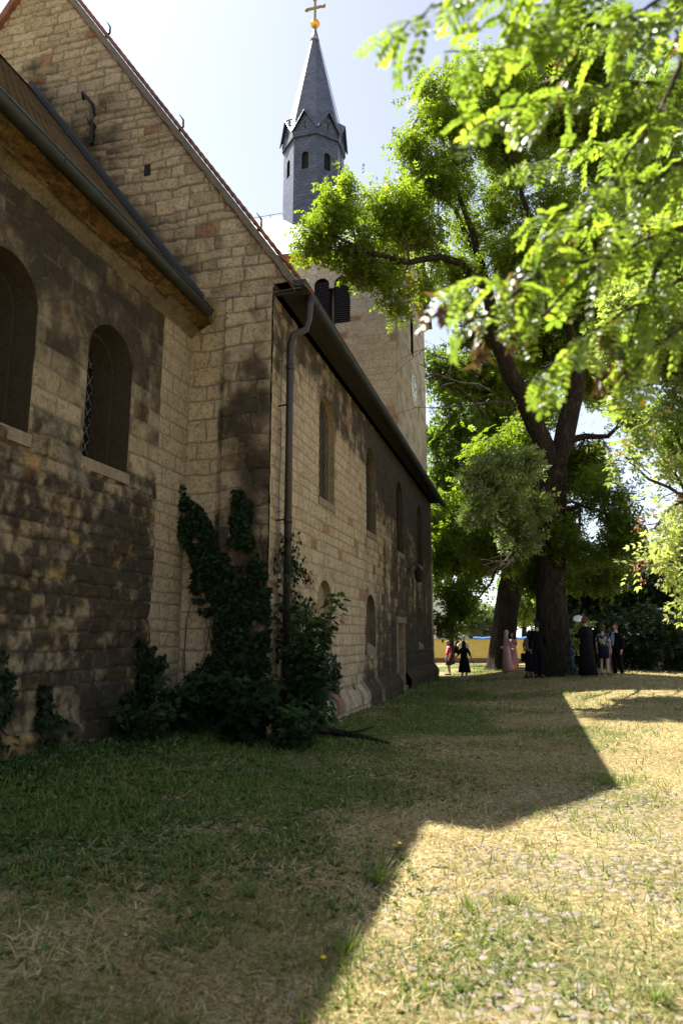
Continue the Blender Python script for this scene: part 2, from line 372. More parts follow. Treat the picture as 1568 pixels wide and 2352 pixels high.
def build_ground():
    def axis(lo, hi, fine, growth, c0, c1):
        a = [c0]; 
        while a[-1] < c1: a.append(a[-1]+fine)
        s = fine
        while a[-1] < hi: s *= growth; a.append(a[-1]+s)
        s = fine; b = [c0]
        while b[-1] > lo: s *= growth; b.append(b[-1]-s)
        return np.array(sorted(set(b[1:]+a)))
    xs = axis(-600, 600, .05, 1.06, -5.8, 4); ys = axis(-400, 900, .05, 1.05, 1.5, 12)
    X, Y = np.meshgrid(xs, ys); x = X.ravel(); y = Y.ravel()
    near = 1-sstep(10, 20, np.hypot(x, y))
    z = gz(x, y) + near*(.022*(fbm(x*13, y*13, seed=31)-.5))
    z[np.hypot(x, y) > 120] = 0
    nx, ny = len(xs), len(ys); i = np.arange(ny-1)[:,None]*nx+np.arange(nx-1)[None,:]
    F = np.stack([i, i+1, i+nx+1, i+nx], -1).reshape(-1, 4)
    t = NT('dry_lawn_soil'); P = t.pos(); gr = t.attr('green')
    n1 = t.noise(3.5, 6, .65); n2 = t.noise(26, 6, .7); n3 = t.noise(110, 3, .7)
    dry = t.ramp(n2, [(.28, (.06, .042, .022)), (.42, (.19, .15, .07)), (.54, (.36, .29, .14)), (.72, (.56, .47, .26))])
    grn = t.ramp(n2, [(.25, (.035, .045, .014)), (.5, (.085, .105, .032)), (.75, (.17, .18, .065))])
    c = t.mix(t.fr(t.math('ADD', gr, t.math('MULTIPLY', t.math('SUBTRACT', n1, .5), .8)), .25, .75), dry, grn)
    c = t.mix(t.fr(n1, .62, .72), c, (.16, .12, .085))
    c = t.mix(1, c, t.ramp(n3, [(.3, (.6,)*3), (.7, (1.25,)*3)]), 'MULTIPLY')
    m = t.pbr(c, .95, 0, t.bump(t.math('ADD', n2, t.math('MULTIPLY', n3, .5)), .9, .03), .15)
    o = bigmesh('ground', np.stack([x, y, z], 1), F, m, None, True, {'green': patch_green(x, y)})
    o['kind'] = 'structure'
build_ground()

# ---------------------------------------------------------------- masonry walls as relief meshes
class Layout:
    def __init__(s, z0, z1, hfun, wfun, seed, L, warp=.012):
        rg = np.random.default_rng(seed); z = [z0]
        while z[-1] < z1: z.append(z[-1]+hfun(rg, z[-1]))
        s.z = np.array(z); s.edges = []; s.rnd = []; s.off = []; s.warp = warp; s.seed = seed
        for k in range(len(z)):
            e = [-1.0-rg.random()]; h = z[min(k+1, len(z)-1)]-z[k]
            while e[-1] < L+1: e.append(e[-1]+wfun(rg, h))
            s.edges.append(np.array(e)); s.rnd.append(rg.random(len(e)+1)); s.off.append(rg.random(len(e)+1))
    def __call__(s, U, Z, arches=(), band=.3):
        w = s.warp
        u = U+w*2*(fbm(U*2.5, Z*2.5, seed=s.seed+1)-.5)*2; z = Z+w*2*(fbm(U*1.2, Z*3, seed=s.seed+2)-.5)*2
        k = np.clip(np.searchsorted(s.z, z)-1, 0, len(s.z)-2)
        d = np.minimum(z-s.z[k], s.z[k+1]-z); hz = d.copy(); du = np.zeros_like(d); rn = np.zeros_like(d); of = np.zeros_like(d)
        for q in range(len(s.z)-1):
            m = k == q
            if not m.any(): continue
            e = s.edges[q]; j = np.clip(np.searchsorted(e, u[m])-1, 0, len(e)-2)
            du[m] = np.minimum(u[m]-e[j], e[j+1]-u[m]); rn[m] = s.rnd[q][j]; of[m] = s.off[q][j]
        d = np.minimum(d, du)
        for (uc, zs, r0, zb) in arches:          # voussoirs round an arched opening
            r = np.hypot(U-uc, Z-zs); a = np.arctan2(Z-zs, U-uc); nseg = 9
            m = (Z > zs) & (r < r0+band) & (r > r0-.2)
            fa = a/math.pi*nseg; fr = fa-np.floor(fa); ad = np.minimum(fr, 1-fr)*math.pi/nseg*r
            dd = np.minimum(ad, np.abs(r0+band-r)); d = np.where(m, dd, d)
            seg = np.floor(fa); hh = _h(seg.astype(np.int64), np.full(seg.shape, int(uc*10)), np.zeros(seg.shape, np.int64), 5)
            rn = np.where(m, .25+.35*hh, rn); of = np.where(m, .5, of)
        return d, rn, of
def arch_sd(U, Z, uc, zs, r, zb):
    """signed distance to an arched opening, negative inside"""
    ra = np.hypot(U-uc, Z-zs)-r
    bx = np.maximum(np.abs(U-uc)-r, np.maximum(zb-Z, -1e9))
    return np.where(Z > zs, ra, bx)
def relief_wall(name, us, zs, frame, layout, arches, mat, parent, keep=None, rough=lambda U,Z: 1.0, stain=lambda U,Z: 0*U, push=lambda U,Z: 0*U, band=.3, tintf=None, jw=.011):
    O, UD, ND = [Vector(q) for q in frame]
    U, Z = np.meshgrid(us, zs); U = U.ravel().copy(); Z = Z.ravel().copy(); nx, ny = len(us), len(zs)
    def sd(U, Z):
        s = np.full(U.shape, 1e3)
        for a in arches: s = np.minimum(s, arch_sd(U, Z, *a))
        if keep is not None: s = np.minimum(s, keep(U, Z))
        return s
    i = np.arange(ny-1)[:,None]*nx+np.arange(nx-1)[None,:]
    F = np.stack([i, i+1, i+nx+1, i+nx], -1).reshape(-1, 4)
    s0 = sd(U, Z); cu = U[F].mean(1); cz = Z[F].mean(1); F = F[sd(cu, cz) > 0]
    du = np.gradient(us); dz = np.gradient(zs); cell = np.maximum(np.tile(du, ny), np.repeat(dz, nx))
    near = (s0 < cell*.45) & (s0 > -cell*2.5)
    for _ in range(3):
        e = 1e-3; s1 = sd(U, Z); gx = (sd(U+e, Z)-sd(U-e, Z))/(2*e); gy = (sd(U, Z+e)-sd(U, Z-e))/(2*e)
        g2 = np.maximum(gx*gx+gy*gy, .2); U = np.where(near, U-s1*gx/g2, U); Z = np.where(near, Z-s1*gy/g2, Z)
    d, rn, of = layout(U, Z, arches, band)
    rg = rough(U, Z); n1 = fbm(U*7, Z*7, seed=layout.seed+5, o=5)-.5; n2 = fbm(U*2, Z*2, seed=layout.seed+6)-.5
    ero = sstep(.55, .75, fbm(U*3.5, Z*5, seed=layout.seed+8, o=5))
    disp = sstep(0, .028, d)*.016*(.5+rg) + (of-.5)*.022*rg + n1*.028*rg + n2*.01 - ero*.022*rg
    edge = np.clip(s0/.05, 0, 1) if arches else 1
    disp = disp*(.35+.65*edge) + push(U, Z)
    ov = np.array(O)+np.outer(U, np.array(UD)) + np.outer(disp, np.array(ND)); ov[:,2] = Z
    used = np.zeros(len(U), bool); used[F.ravel()] = True; idx = np.cumsum(used)-1
    joint = 1-sstep(jw*.6, jw*1.8, d+.006*(n1))
    st = stain(U, Z)+(((of*7.3) % 1)-.5)*.34
    tn = rn if tintf is None else tintf(U, Z, rn)
    if UD.cross(Vector((0,0,1))).dot(ND) < 0: F = F[:, ::-1]
    return bigmesh(name, ov[used], idx[F], mat, parent, True, {'tint': tn[used], 'joint': joint[used], 'stain': st[used]})
def stone_obj(o, tint=.4, stain=0.0, joint=0.0):
    me = o.data; n = len(me.vertices)
    for k, v in (('tint', tint), ('joint', joint), ('stain', stain)):
        a = me.attributes.new(k, 'FLOAT', 'POINT'); a.data.foreach_set('value', np.full(n, v, np.float32) if not hasattr(v, '__len__') else v)
    return o

church = thing('church', 'old sandstone church with slate-clad ridge turret and gold topped cross', 'church')
XC, XN, YG, YE, EAVE = -5.4, -3.9, 10.05, 28.9, 7.45
ZG = -.8
CH_AR = [(5.76, 5.33, .5, 3.87), (7.76, 5.33, .5, 3.87)]        # (along, spring height, radius, sill)
NV_AR = [(13.17, 6.0, .55, 4.33), (17.32, 6.0, .56, 4.28), (21.5, 6.0, .56, 4.25), (25.7, 6.0, .56, 4.25)]
NI_AR = [(13.07, 2.22, .48, 1.3), (17.18, 2.15, .5, 1.3), (25.4, 2.15, .5, 1.3)]
DOOR = (20.62, 22.02, 2.14)

# choir wall
def ch_h(rg, z): return (rg.uniform(.36, .50) if z < .7 else rg.uniform(.14, .25) if z < 3.6 else rg.uniform(.22, .33))
def ch_w(rg, h): return rg.uniform(.22, .6) if h < .27 else rg.uniform(.45, 1.0)
lay_c = Layout(ZG, 8, ch_h, ch_w, 101, 12, .018)
def ch_stain(y, z):
    n = fbm(y*.8, z*.8, seed=41); n2 = fbm(y*5, z*3.5, seed=43)
    n3 = fbm(y*9, z*7, seed=45, o=4)
    s = .13 + .55*sstep(4.0, 6.3, z+1.0*(n-.5)) + .30*sstep(4.2, 3.2, z+1.2*(n-.5))
    s += .27*np.exp(-(((y-8.4)/1.0)**4+((z-2.0)/1.7)**4)) + .10*sstep(6.2, 8.2, y)*sstep(3.6, 2.8, z) + .25*sstep(.9, .2, z)
    s += .9*(n2-.5) + 1.3*(n3-.5)*sstep(4.8, 3.6, z) + .25
    right = sstep(9.05+.06*0, 9.12, y)
    return s*(1-right) + right*(-.12+.3*(n2-.5)+.45*np.exp(-((z-6.9)/.35)**2) + .3*sstep(.9, .2, z))
us = np.concatenate([np.arange(-1.0, 4.9, .12), np.arange(4.9, YG+.02, .0165)]); us[-1] = YG
zs = np.arange(ZG, 7.15, .0175)
relief_wall('choir_wall', us, zs, ((XC, 0, 0), (0, 1, 0), (1, 0, 0)), lay_c, CH_AR, M['stone'], church,
    rough=lambda U, Z: np.where(U > 9.08, .25, 1.0)*(.55+.95*sstep(4.4, 3.6, Z)), stain=ch_stain, band=.42,
    push=lambda U, Z: .10*sstep(.75, .45, Z), tintf=lambda U, Z, r: np.where(U > 9.08, .45+.25*r, np.where((Z < 3.7) & (r > .25), .55+.40*r, np.minimum(r, .86))))
# gable wall (nave's east end, rises over the choir roof)
APX, APZ, RK = -9.25, 15.72, 1.43
EAX = -3.43
def rake_z(x): return APZ-RK*np.abs(x-APX)
lay_g = Layout(ZG, 17, lambda rg, z: rg.uniform(.24, .38) if z < 7.6 else rg.uniform(.13, .29), lambda rg, h: rg.uniform(.2, .65) if h < .24 else rg.uniform(.4, .9), 202, 14, .034)
def g_keep(U, Z):
    x = U-15.0
    k = (rake_z(x)-.10-Z)/math.sqrt(1+RK*RK)
    return np.minimum(k, np.where(Z < 7.5, XN-x, 1e3))
def g_stain(U, Z):
    x = U-15; n = fbm(x*.9, Z*.9, seed=51); n2 = fbm(x*4, Z*4, seed=53)
    ch_roof = 12.45-1.30*np.abs(x+9.23)                     # height of the choir roof line against the gable
    s = .75*np.exp(-np.maximum(Z-ch_roof-.15, 0)/(.55+.8*n))*(Z > ch_roof-.6)*sstep(7.2, 8.0, Z)
    s += .55*sstep(-4.95, -4.8, x)*sstep(7.1, 4.6, Z)*(.5+n)*sstep(-.5, 1, Z) + .10
    s += .30*np.exp(-((x+4.2)/.25)**2)*sstep(7.4, 6.8, Z)
    s += .5*(n2-.5)*sstep(-5.2, -4.7, x) + .42*(n2-.5)-.10*sstep(8, 9.5, Z)
    s += .3*np.exp(-(((x+7.5)/.8)**2+((Z-11.3)/.9)**2))
    return s-.20*(Z < 7)*(x < -4.85)
us = np.concatenate([np.arange(-.5, 5.0, .06), np.arange(5.0, 9.4, .024), np.arange(9.4, 15+XN+.001, .0185)]); us[-1] = 15+XN
us = np.append(us, [15+XN+.03+.02*q for q in range(0, 24)])
zs = np.concatenate([np.arange(ZG, 7.9, .0185), np.arange(7.9, 15.75, .022)])
relief_wall('gable_wall', us, zs, ((-15, YG, 0), (1, 0, 0), (0, -1, 0)), lay_g, [], M['stone_l'], church, keep=g_keep,
    rough=lambda U, Z: np.where(Z > 7.5, 1.25, .35+.5*sstep(10, 10.3, U)), stain=g_stain,
    push=lambda U, Z: .07*sstep(10.235, 10.255, U)*(Z < 7.4)+.02*sstep(7.45, 7.3, Z),
    tintf=lambda U, Z, r: np.where((Z > 7.5), np.where(r > .965, 1.0, .18+r*.66), .35+.4*r), jw=.013)
# nave wall
lay_n = Layout(ZG, 9, lambda rg, z: rg.uniform(.40, .5) if z < .4 else rg.uniform(.17, .28), lambda rg, h: rg.uniform(.22, .52), 303, 32, .012)
def n_stain(y, z):
    n = fbm(y*.6, z*.7, seed=61); n2 = fbm(y*3, z*1.2, seed=63); str_ = fbm(y*2.6, z*.35, seed=66)
    s = .85*sstep(5.5, 6.8, z+1.6*(n-.5)+.07*(y-10)) 
    s += .52*sstep(15.8, 18.8, y+2.5*(n-.5)) + .28*sstep(18.5, 21, y) + .34*sstep(14.8, 18.0, y+2*(n-.5))*sstep(3.4, 1.0, z)
    s += .55*np.exp(-((y-16.7)/.35)**2)*sstep(4.5, 3.6, z) + .3*sstep(1.2, .4, z)
    n3 = fbm(y*7, z*6, seed=67, o=4); s += .5*(n2-.5)+.8*(str_-.5)+.8*(n3-.5)
    s -= .5*np.exp(-((y-28.75)/.25)**2)
    return s+.02
def door_keep(U, Z): return np.maximum(np.maximum(DOOR[0]-U, U-DOOR[1]), Z-DOOR[2])
us = [YG-.075]; 
while us[-1] < YE: us.append(us[-1]+.014+.0016*(us[-1]-YG))
us = np.array(us); us[-1] = YE
zs = np.arange(ZG, 7.5, .022)
nave_wall = relief_wall('nave_wall', us, zs, ((XN, 0, 0), (0, 1, 0), (1, 0, 0)), lay_n, NV_AR+NI_AR, M['stone_l'], church, keep=door_keep,
    rough=lambda U, Z: .38+.5*sstep(1.6, .6, Z)+.25*sstep(16, 19, U), stain=n_stain, push=lambda U, Z: .20*sstep(.62, .22, Z)*sstep(11.5, 13, U), band=.26,
    tintf=lambda U, Z, r: np.where((U < 17.5) & (r > .9) & (r < .97), .5, .3+.5*r+.25*(r > .95)))
# backs and hidden sides so that the building is closed to the sun
mb = MB(); mb.box((-13.1, -1, ZG), (-12.9, YG, 7.1)); mb.box((-14.75, YG+.35, ZG), (-14.5, 28.6, 7.3)); mb.box((-14.6, YE-.02, ZG), (XN-.01, YE+.3, 7.5))
mb.box((XC-8, -1.3, ZG), (XC, -1.0, 7.1)); 
stone_obj(mb.build('rear_wall', M['stone'], church), .5, .2)

def opening(par, y, zs_, r, zb, depth, splay, X, name, pane_mat, n=18, sill=.0, frame=True, blind=False, st0=.25):
    """reveal, pane, sill of an arched opening in a wall facing +x"""
    def curve(rr, zb_): return [(y-rr, zb_), *[(y-rr, zb_+(zs_-zb_)*k/12) for k in range(1, 12)], *[(y-rr*math.cos(math.pi*k/n), zs_+rr*math.sin(math.pi*k/n)) for k in range(n+1)], *[(y+rr, zb_+(zs_-zb_)*k/12) for k in range(11, 0, -1)], (y+rr, zb_)]
    a = curve(r+.004, zb-.004); b = curve(r-splay, zb+.10); mid = curve(r-splay*.35, zb+.05); K = len(a)
    rings = [(a, 0.015), (mid, -depth*.5)] + ([(curve(r-splay*.35-.03, zb+.05), -depth*.5-.003)] if not blind else []) + [(b, -depth)]
    vs = []; fs = []
    for c, dx in rings: vs += [(X+dx, q, z) for q, z in c]
    for i in range(len(rings)-1):
        for j in range(K):
            j2 = (j+1) % K; fs.append((i*K+j, i*K+j2, (i+1)*K+j2, (i+1)*K+j))
    m = MB().add(vs, fs); o = m.build('reveal', M['stone'], None)
    w_ = bpy.data.objects.new(name, bpy.data.meshes.new(name)); 
    bpy.data.objects.remove(w_)
    mp = MB().add([(X-depth+.004, q, z) for q, z in b], [tuple(range(K-1, -1, -1))])
    pane = mp.build(name, pane_mat, par)
    nb = len(o.data.vertices); ny_ = np.array([v.co.z for v in o.data.vertices])
    stone_obj(o, .3, st0+ (.15*(fbm(ny_*3, ny_*0+y, seed=3)))); o.parent = pane; o.matrix_parent_inverse = Matrix.Identity(4)
    if blind: stone_obj(pane, .4, .25+.5*(y > 15))
    if sill:
        s_ = MB().add([(X+.035, y-r-.05, zb-.16), (X+.035, y+r+.05, zb-.16), (X+.035, y+r+.05, zb-.01), (X+.035, y-r-.05, zb-.01),
                       (X-depth, y-r-.05, zb-.16), (X-depth, y+r+.05, zb-.16), (X-depth, y+r-.0, zb+.14), (X-depth, y-r+.0, zb+.14)],
                      [(0,1,2,3),(3,2,6,7),(1,5,6,2),(0,3,7,4),(0,4,5,1)])
        s_.build('sill', M['sill'], pane)
    return pane
for (y, z, r, b) in CH_AR:
    p = opening(church, y, z, r, b, .52, .17, XC, 'choir_window', M['glass'], sill=.1, st0=1.3)
    for dz_ in (.8, 1.5): MB().tube([(XC-.49, y-r*.62, b+dz_), (XC-.49, y+r*.62, b+dz_)], .012, 6).build('window_bar', M['iron'], p)
for (y, z, r, b) in NV_AR: opening(church, y, z, r, b, .20, .02, XN, 'nave_window', M['glass'], sill=.1, st0=.25+.3*(y > 15)+.2*(y > 19))
for (y, z, r, b) in NI_AR: opening(church, y, z, r, b, .14, .02, XN, 'blind_niche', M['stone'], blind=True, sill=.1, st0=.2+.4*(y > 15))

# side door of the nave
d0, d1, dz = DOOR
m = MB(); 
for q in range(7):
    a = d0+.2+(d1-d0-.4)*q/7; m.box((XN-.2, a+.006, .12), (XN-.15, a+(d1-d0-.4)/7-.006, dz-.14))
for z in (.22, 1.0, 1.85): m.box((XN-.15, d0+.2, z), (XN-.125, d1-.2, z+.12))
door = m.build('door', M['door'], church)
MB().tube([(XN-.14, d0+.34, 1.0), (XN-.06, d0+.34, 1.0), (XN-.06, d0+.46, 1.0)], .012, 6).build('handle', M['iron'], door)
m = MB(); m.box((XN-.25, d0-.01, -.3), (XN+.03, d0+.19, dz)); m.box((XN-.25, d1-.19, -.3), (XN+.03, d1+.01, dz)); m.box((XN-.25, d0-.08, dz-.13), (XN+.07, d1+.08, dz+.06)); m.box((XN-.3, d0, -.3), (XN+.1, d1, .1))
m.build('door_frame', M['sill'], door)
# wall lamp over the door
m = MB(); c = Vector((XN+.36, 23.0, 3.4)); m.lathe(c, [(.07, 0), (.11, .08), (.15, .38), (.05, .5), (.02, .56)], 6)
lampo = m.build('wall_lantern', M['iron'], church); MB().tube([(XN-.02, 23.0, 3.75), (XN+.2, 23.0, 4.08), (XN+.36, 23.0, 3.95)], .018, 6).build('bracket', M['iron'], lampo)

# roofs
def slab(pts, th, name, mat, par):
    a, b, c, d = [Vector(p) for p in pts]; n = (b-a).cross(d-a).normalized()
    if n.z < 0: n = -n
    vs = [a, b, c, d]+[p-n*th for p in (a, b, c, d)]
    return MB().add(vs, [(0,1,2,3),(7,6,5,4),(0,4,5,1),(1,5,6,2),(2,6,7,3),(3,7,4,0)]).build(name, mat, par, boxuv=True)
RX = -9.23; RZ = 12.5; EC = -5.02; EZ = RZ-1.30*abs(EC-RX)
croof = slab([(EC, -1.5, EZ), (EC, YG-.02, EZ), (RX, YG-.02, RZ), (RX, -1.5, RZ)], .16, 'choir_roof', M['tile'], church)
slab([(RX, -1.5, RZ-.004), (RX, YG-.02, RZ-.004), (-13.4, YG-.02, EZ), (-13.4, -1.5, EZ)], .16, 'far_slope', M['tile'], croof)
NE = APZ-RK*abs(EAX-APX)
nroof = slab([(EAX, YG-.03, NE), (EAX, YE+.2, NE-.03), (APX, YE+.2, APZ), (APX, YG-.03, APZ)], .14, 'nave_roof', M['redtile'], church)
slab([(APX, YG-.12, APZ-.004), (APX, YE+.2, APZ-.004), (-15.1, YE+.2, NE), (-15.1, YG-.12, NE)], .14, 'far_slope', M['redtile'], nroof)
# choir gable triangle filler under the roof at the open (camera-side, hidden) end
MB().add([(XC, -1.2, 7), (-13, -1.2, 7), (RX, -1.2, RZ-.2)], [(0,1,2)]).build('end_wall', M['sill'], croof)
# lead flashing where the choir roof meets the gable
m = MB(); m.tube([(EC-.1, YG-.09, EZ+.22), (-7.4, YG-.09, EZ+.22+1.30*2.28), (RX, YG-.09, RZ+.10)], .075, 6, flat=.5); m.build('flashing', M['gutter'], croof)
# verge: mortar band and a row of red tiles stepping down the rake
m = MB(); tl = MB(); L = Vector((EAX-APX, 0, NE-APZ)); ln = L.length; t_ = L.normalized(); nn = Vector((-t_.z, 0, t_.x))
if nn.z < 0: nn = -nn
def rk(s_, off, y): return Vector((APX, y, APZ))+t_*s_+nn*off
vs = []
NS = 60
for q in range(NS+1):
    s_ = ln*q/NS; j = .02*math.sin(q*1.7)+.015*math.sin(q*4.1)
    vs += [rk(s_, -.01, YG-.02), rk(s_, -.01, YG-.11), rk(s_, -.115+j*.5, YG-.10), rk(s_, -.115+j*.5, YG-.02)]
fs = []
for q in range(NS):
    for k in range(4): fs.append((q*4+k, q*4+(k+1) % 4, q*4+4+(k+1) % 4, q*4+4+k))
m.add(vs, fs); m.build('verge_mortar', M['mortar'], church)
step = .19; n_t = int(ln/step)
for q in range(n_t+1):
    s_ = q*step; rg = random.random()
    a = rk(s_, .01, 0); b = rk(s_+.34, .055, 0); hh = .022
    y0, y1 = YG-.125-.02*rg, YG+.06
    A = [Vector((p.x, yy, p.z)) for p in (a, b) for yy in (y0, y1)]
    tl.add([A[0], A[1], A[3], A[2]]+[p+nn*hh for p in (A[0], A[1], A[3], A[2])], [(3,2,1,0),(4,5,6,7),(0,1,5,4),(1,2,6,5),(2,3,7,6),(3,0,4,7)])
tl.build('verge_tiles', M['redtile'], church)
for (u, v) in ((240, 84), (407, 300), (585, 530)):
    p = at(u, v, Y=YG+.05); m = MB()
    m.tube([p+Vector((-.16,0,-.12)), p+Vector((.02,0,-.04)), p+Vector((.12,0,.06)), p+Vector((.12,0,.2)), p+Vector((.03,0,.34))], [.03,.028,.024,.018,.006], 6)
    m.tube([p+Vector((-.12,0,-.2)), p+Vector((.03,0,-.03))], .026, 6); m.build('roof_hook', M['iron'], nroof)
# iron wall anchors on the gable
p1 = at(190, 213, Y=YG-.1); p2 = at(214, 240, Y=YG-.1); MB().tube([p1+Vector((-.04,.12,-.12)), p1, p2, p2+Vector((0,.1,-.2))], .03, 6).build('wall_anchor', M['iron'], church)
p1 = at(209, 285, Y=YG-.06); p2 = at(210, 330, Y=YG-.06); m = MB(); m.box((p2.x-.035, YG-.08, p2.z), (p2.x+.035, YG+.02, p1.z))
for q in (-.07, 0, .06): m.tube([(p1.x, YG-.06, p1.z-.05), (p1.x+q, YG-.08, p1.z+.12)], .014, 5)
m.build('wall_anchor', M['iron'], church)
p = at(340, 390, Y=YG-.02); MB().box((p.x-.07, YG-.035, p.z-.12), (p.x+.06, YG+.03, p.z+.1)).build('putlog_shade_block', M['void'], church)  # solid near-black block; the shade of a hole is put into its colour

# eaves: rusty cornice under the choir gutter, timber soffit under the nave gutter
def cornice(X0, X1, y0, y1, z0, z1, name, mat, par, seed, rgh=.05):
    ys = np.arange(y0, y1+.001, .03); ts = np.linspace(0, 1, 14)
    T, Y = np.meshgrid(ts, ys); x = X0+(X1-X0)*T**1.3; z = z0+(z1-z0)*T
    n = fbm(Y*3, T*3, seed=seed, o=5)-.5; n2 = np.where(fbm(Y*1.6, T*0, seed=seed+1) > .5, .02, -.02)
    x = x+n*rgh*2; z = z-n*rgh+n2*T
    nx, ny = len(ts), len(ys); i = np.arange(ny-1)[:,None]*nx+np.arange(nx-1)[None,:]
    F = np.stack([i, i+nx, i+nx+1, i+1], -1).reshape(-1, 4)
    return bigmesh(name, np.stack([x.ravel(), Y.ravel(), z.ravel()], 1), F, mat, par, True)
cornice(XC+.17, EC+.02, -1, YG, 6.80, EZ-.10, 'cornice', M['rust'], church, 71, .04)
c_ = cornice(XC-.02, XC+.24, -1, YG, 6.62, 6.87, 'cornice_base', M['stone'], church, 73, .02); stone_obj(c_, .35, .62)
m = MB(); m.box((XN-.05, YG-.02, NE-.13), (EAX+.02, YE+.15, NE-.085)); m.box((XN-.02, YG+.02, 7.28), (XN+.12, YE, NE-.13)); m.build('soffit', mat_plain('soffit_timber', (.022, .016, .011), .9, 0, .5, 5, .5), church)
def gutter(X, y0, y1, z0, z1, r, name, par, joints):
    m = MB(); n = 12; vs = []; fs = []; K = 24
    for i in range(K+1):
        y = y0+(y1-y0)*i/K; z = z0+(z1-z0)*i/K
        for rr in (r, r-.006):
            for j in range(n+1):
                a = math.pi+math.pi*j/n; vs.append((X+rr*math.cos(a), y, z+rr*1.0*math.sin(a)))
    W = 2*(n+1)
    for i in range(K):
        for j in range(n):
            fs.append((i*W+j, (i+1)*W+j, (i+1)*W+j+1, i*W+j+1)); o_ = n+1
            fs.append((i*W+o_+j, i*W+o_+j+1, (i+1)*W+o_+j+1, (i+1)*W+o_+j))
    m.add(vs, fs)
    for i in (0, K): m.add([vs[i*W+j] for j in range(n+1)], [tuple(range(n+1))])
    m.tube([(X+r, y0, z0), (X+r, y1, z1)], .012, 6)
    for q in range(joints):
        y = y0+(y1-y0)*(q+.5)/joints; z = z0+(z1-z0)*(q+.5)/joints
        m.tube([(X+(r+.004)*math.cos(math.pi+math.pi*j/8), y, z+(r+.004)*math.sin(math.pi+math.pi*j/8)) for j in range(9)], .008, 5)
    return m.build(name, M['gutter'], par, True)
gutter(EC+.05, -1, YG-.3, EZ+.02, EZ-.03, .10, 'gutter', church, 7)
gutter(EAX+.02, YG-.2, YE+.75, NE-.0, NE-.10, .11, 'gutter', church, 12)
# downpipe with swan neck
py = at(664, 1000, X=XN+.2).y; px = XN+.2
zt = NE-.12
m = MB(); m.tube([(EAX+.07, YG+.22, zt+.05), (EAX+.07, YG+.24, zt-.12), (EAX+.05, YG+.27, zt-.35), (EAX-.02, YG+.32, zt-.52), (px+.08, py-.08, zt-.66), (px, py, zt-.82), (px, py, zt-1.1), (px, py, -.3)], [.085, .07, .062, .062, .062, .062, .062, .062], 14)
m.tube([(px, py, 3.4), (px, py, 3.52)], .072, 14); m.tube([(px, py, zt-1.25), (px, py, zt-1.15)], .07, 14)
pipe = m.build('downpipe', M['pipe'], church, True)
for z in (6.3-.9, 3.46, 1.8): MB().tube([(XN-.02, py-.02, z), (px, py-.07, z)], .014, 6).build('pipe_bracket', M['iron'], pipe)
m = MB(); cy = at(643, 1000, X=XN+.05).y
m.tube([(XN+.06, cy+.02*math.sin(q*.9), 6.6-q*.22) for q in range(28)], .008, 5)
for z in (6.2, 5.0, 3.6, 2.9): m.tube([(XN-.02, cy, z), (XN+.09, cy, z)], .012, 5)
m.build('lightning_conductor', M['cable'], church)
a, b = at(470, 685, Y=YG-.2), at(690, 660, Y=YG-.3)
MB().tube([a, a.lerp(b, .5)+Vector((0,0,-.06)), b], .007, 5).build('wire', M['cable'], church)

# ---------------------------------------------------------------- west tower
XT, YT, YTB, XTL, TZ = -5.2, 28.6, 37.6, -16.4, 19.3
BEL = [(-8.735, 17.95, .365, 16.0), (-7.73, 17.92, .38, 15.95)]
lay_t = Layout(0, 30, lambda rg, z: rg.uniform(.3, .48), lambda rg, h: rg.uniform(.4, 1.1), 404, 22, .01)
us = np.arange(0, XT-XTL+.001, .05); us[-1] = XT-XTL; zs = np.arange(6, TZ+.001, .05)
tw = relief_wall('tower_wall', us, zs, ((XTL, YT, 0), (1, 0, 0), (0, -1, 0)), lay_t, [(a-XTL, b, c, d) for a, b, c, d in BEL], M['stone_t'], church, keep=lambda U, Z: np.maximum(np.abs(U+XTL+8.24)-.16, np.abs(Z-16.8)-.95), rough=lambda U, Z: .5+0*U,
    stain=lambda U, Z: .10+.5*(fbm(U*1.2, Z*1.2, seed=81, o=5)-.5), tintf=lambda U, Z, r: np.where(r > .93, .97, .25+r*.4), jw=.012)
us = np.arange(YT, YTB+.001, .06); us[-1] = YTB; zs = np.arange(ZG, 25.2, .06)
TR = 1.2
lay_s = Layout(-1, 30, lambda rg, z: rg.uniform(.3, .48), lambda rg, h: rg.uniform(.4, 1.1), 505, 42, .01)
relief_wall('side_wall', us, zs, ((XT, 0, 0), (0, 1, 0), (1, 0, 0)), lay_s, [(33.0, 17.6, .42, 15.9)], M['stone_t'], tw,
    keep=lambda U, Z: (TZ+TR*(4.5-np.abs(U-33.1))-.1-Z)/1.5, rough=lambda U, Z: .5+0*U, stain=lambda U, Z: .32+.5*(fbm(U*.9, Z*2.5, seed=83, o=5)-.5), tintf=lambda U, Z, r: r*.35)
m = MB(); m.box((XTL, YTB-.2, ZG), (XT-.02, YTB, TZ)); m.box((XTL-.1, YT+.05, 6), (XTL, YTB, TZ)); m.box((-9.7, YT+.6, 15.5), (-4.9-2, YT+.62, 18.6)); stone_obj(m.build('rear_wall', M['stone_t'], tw), .4)
WEST = []
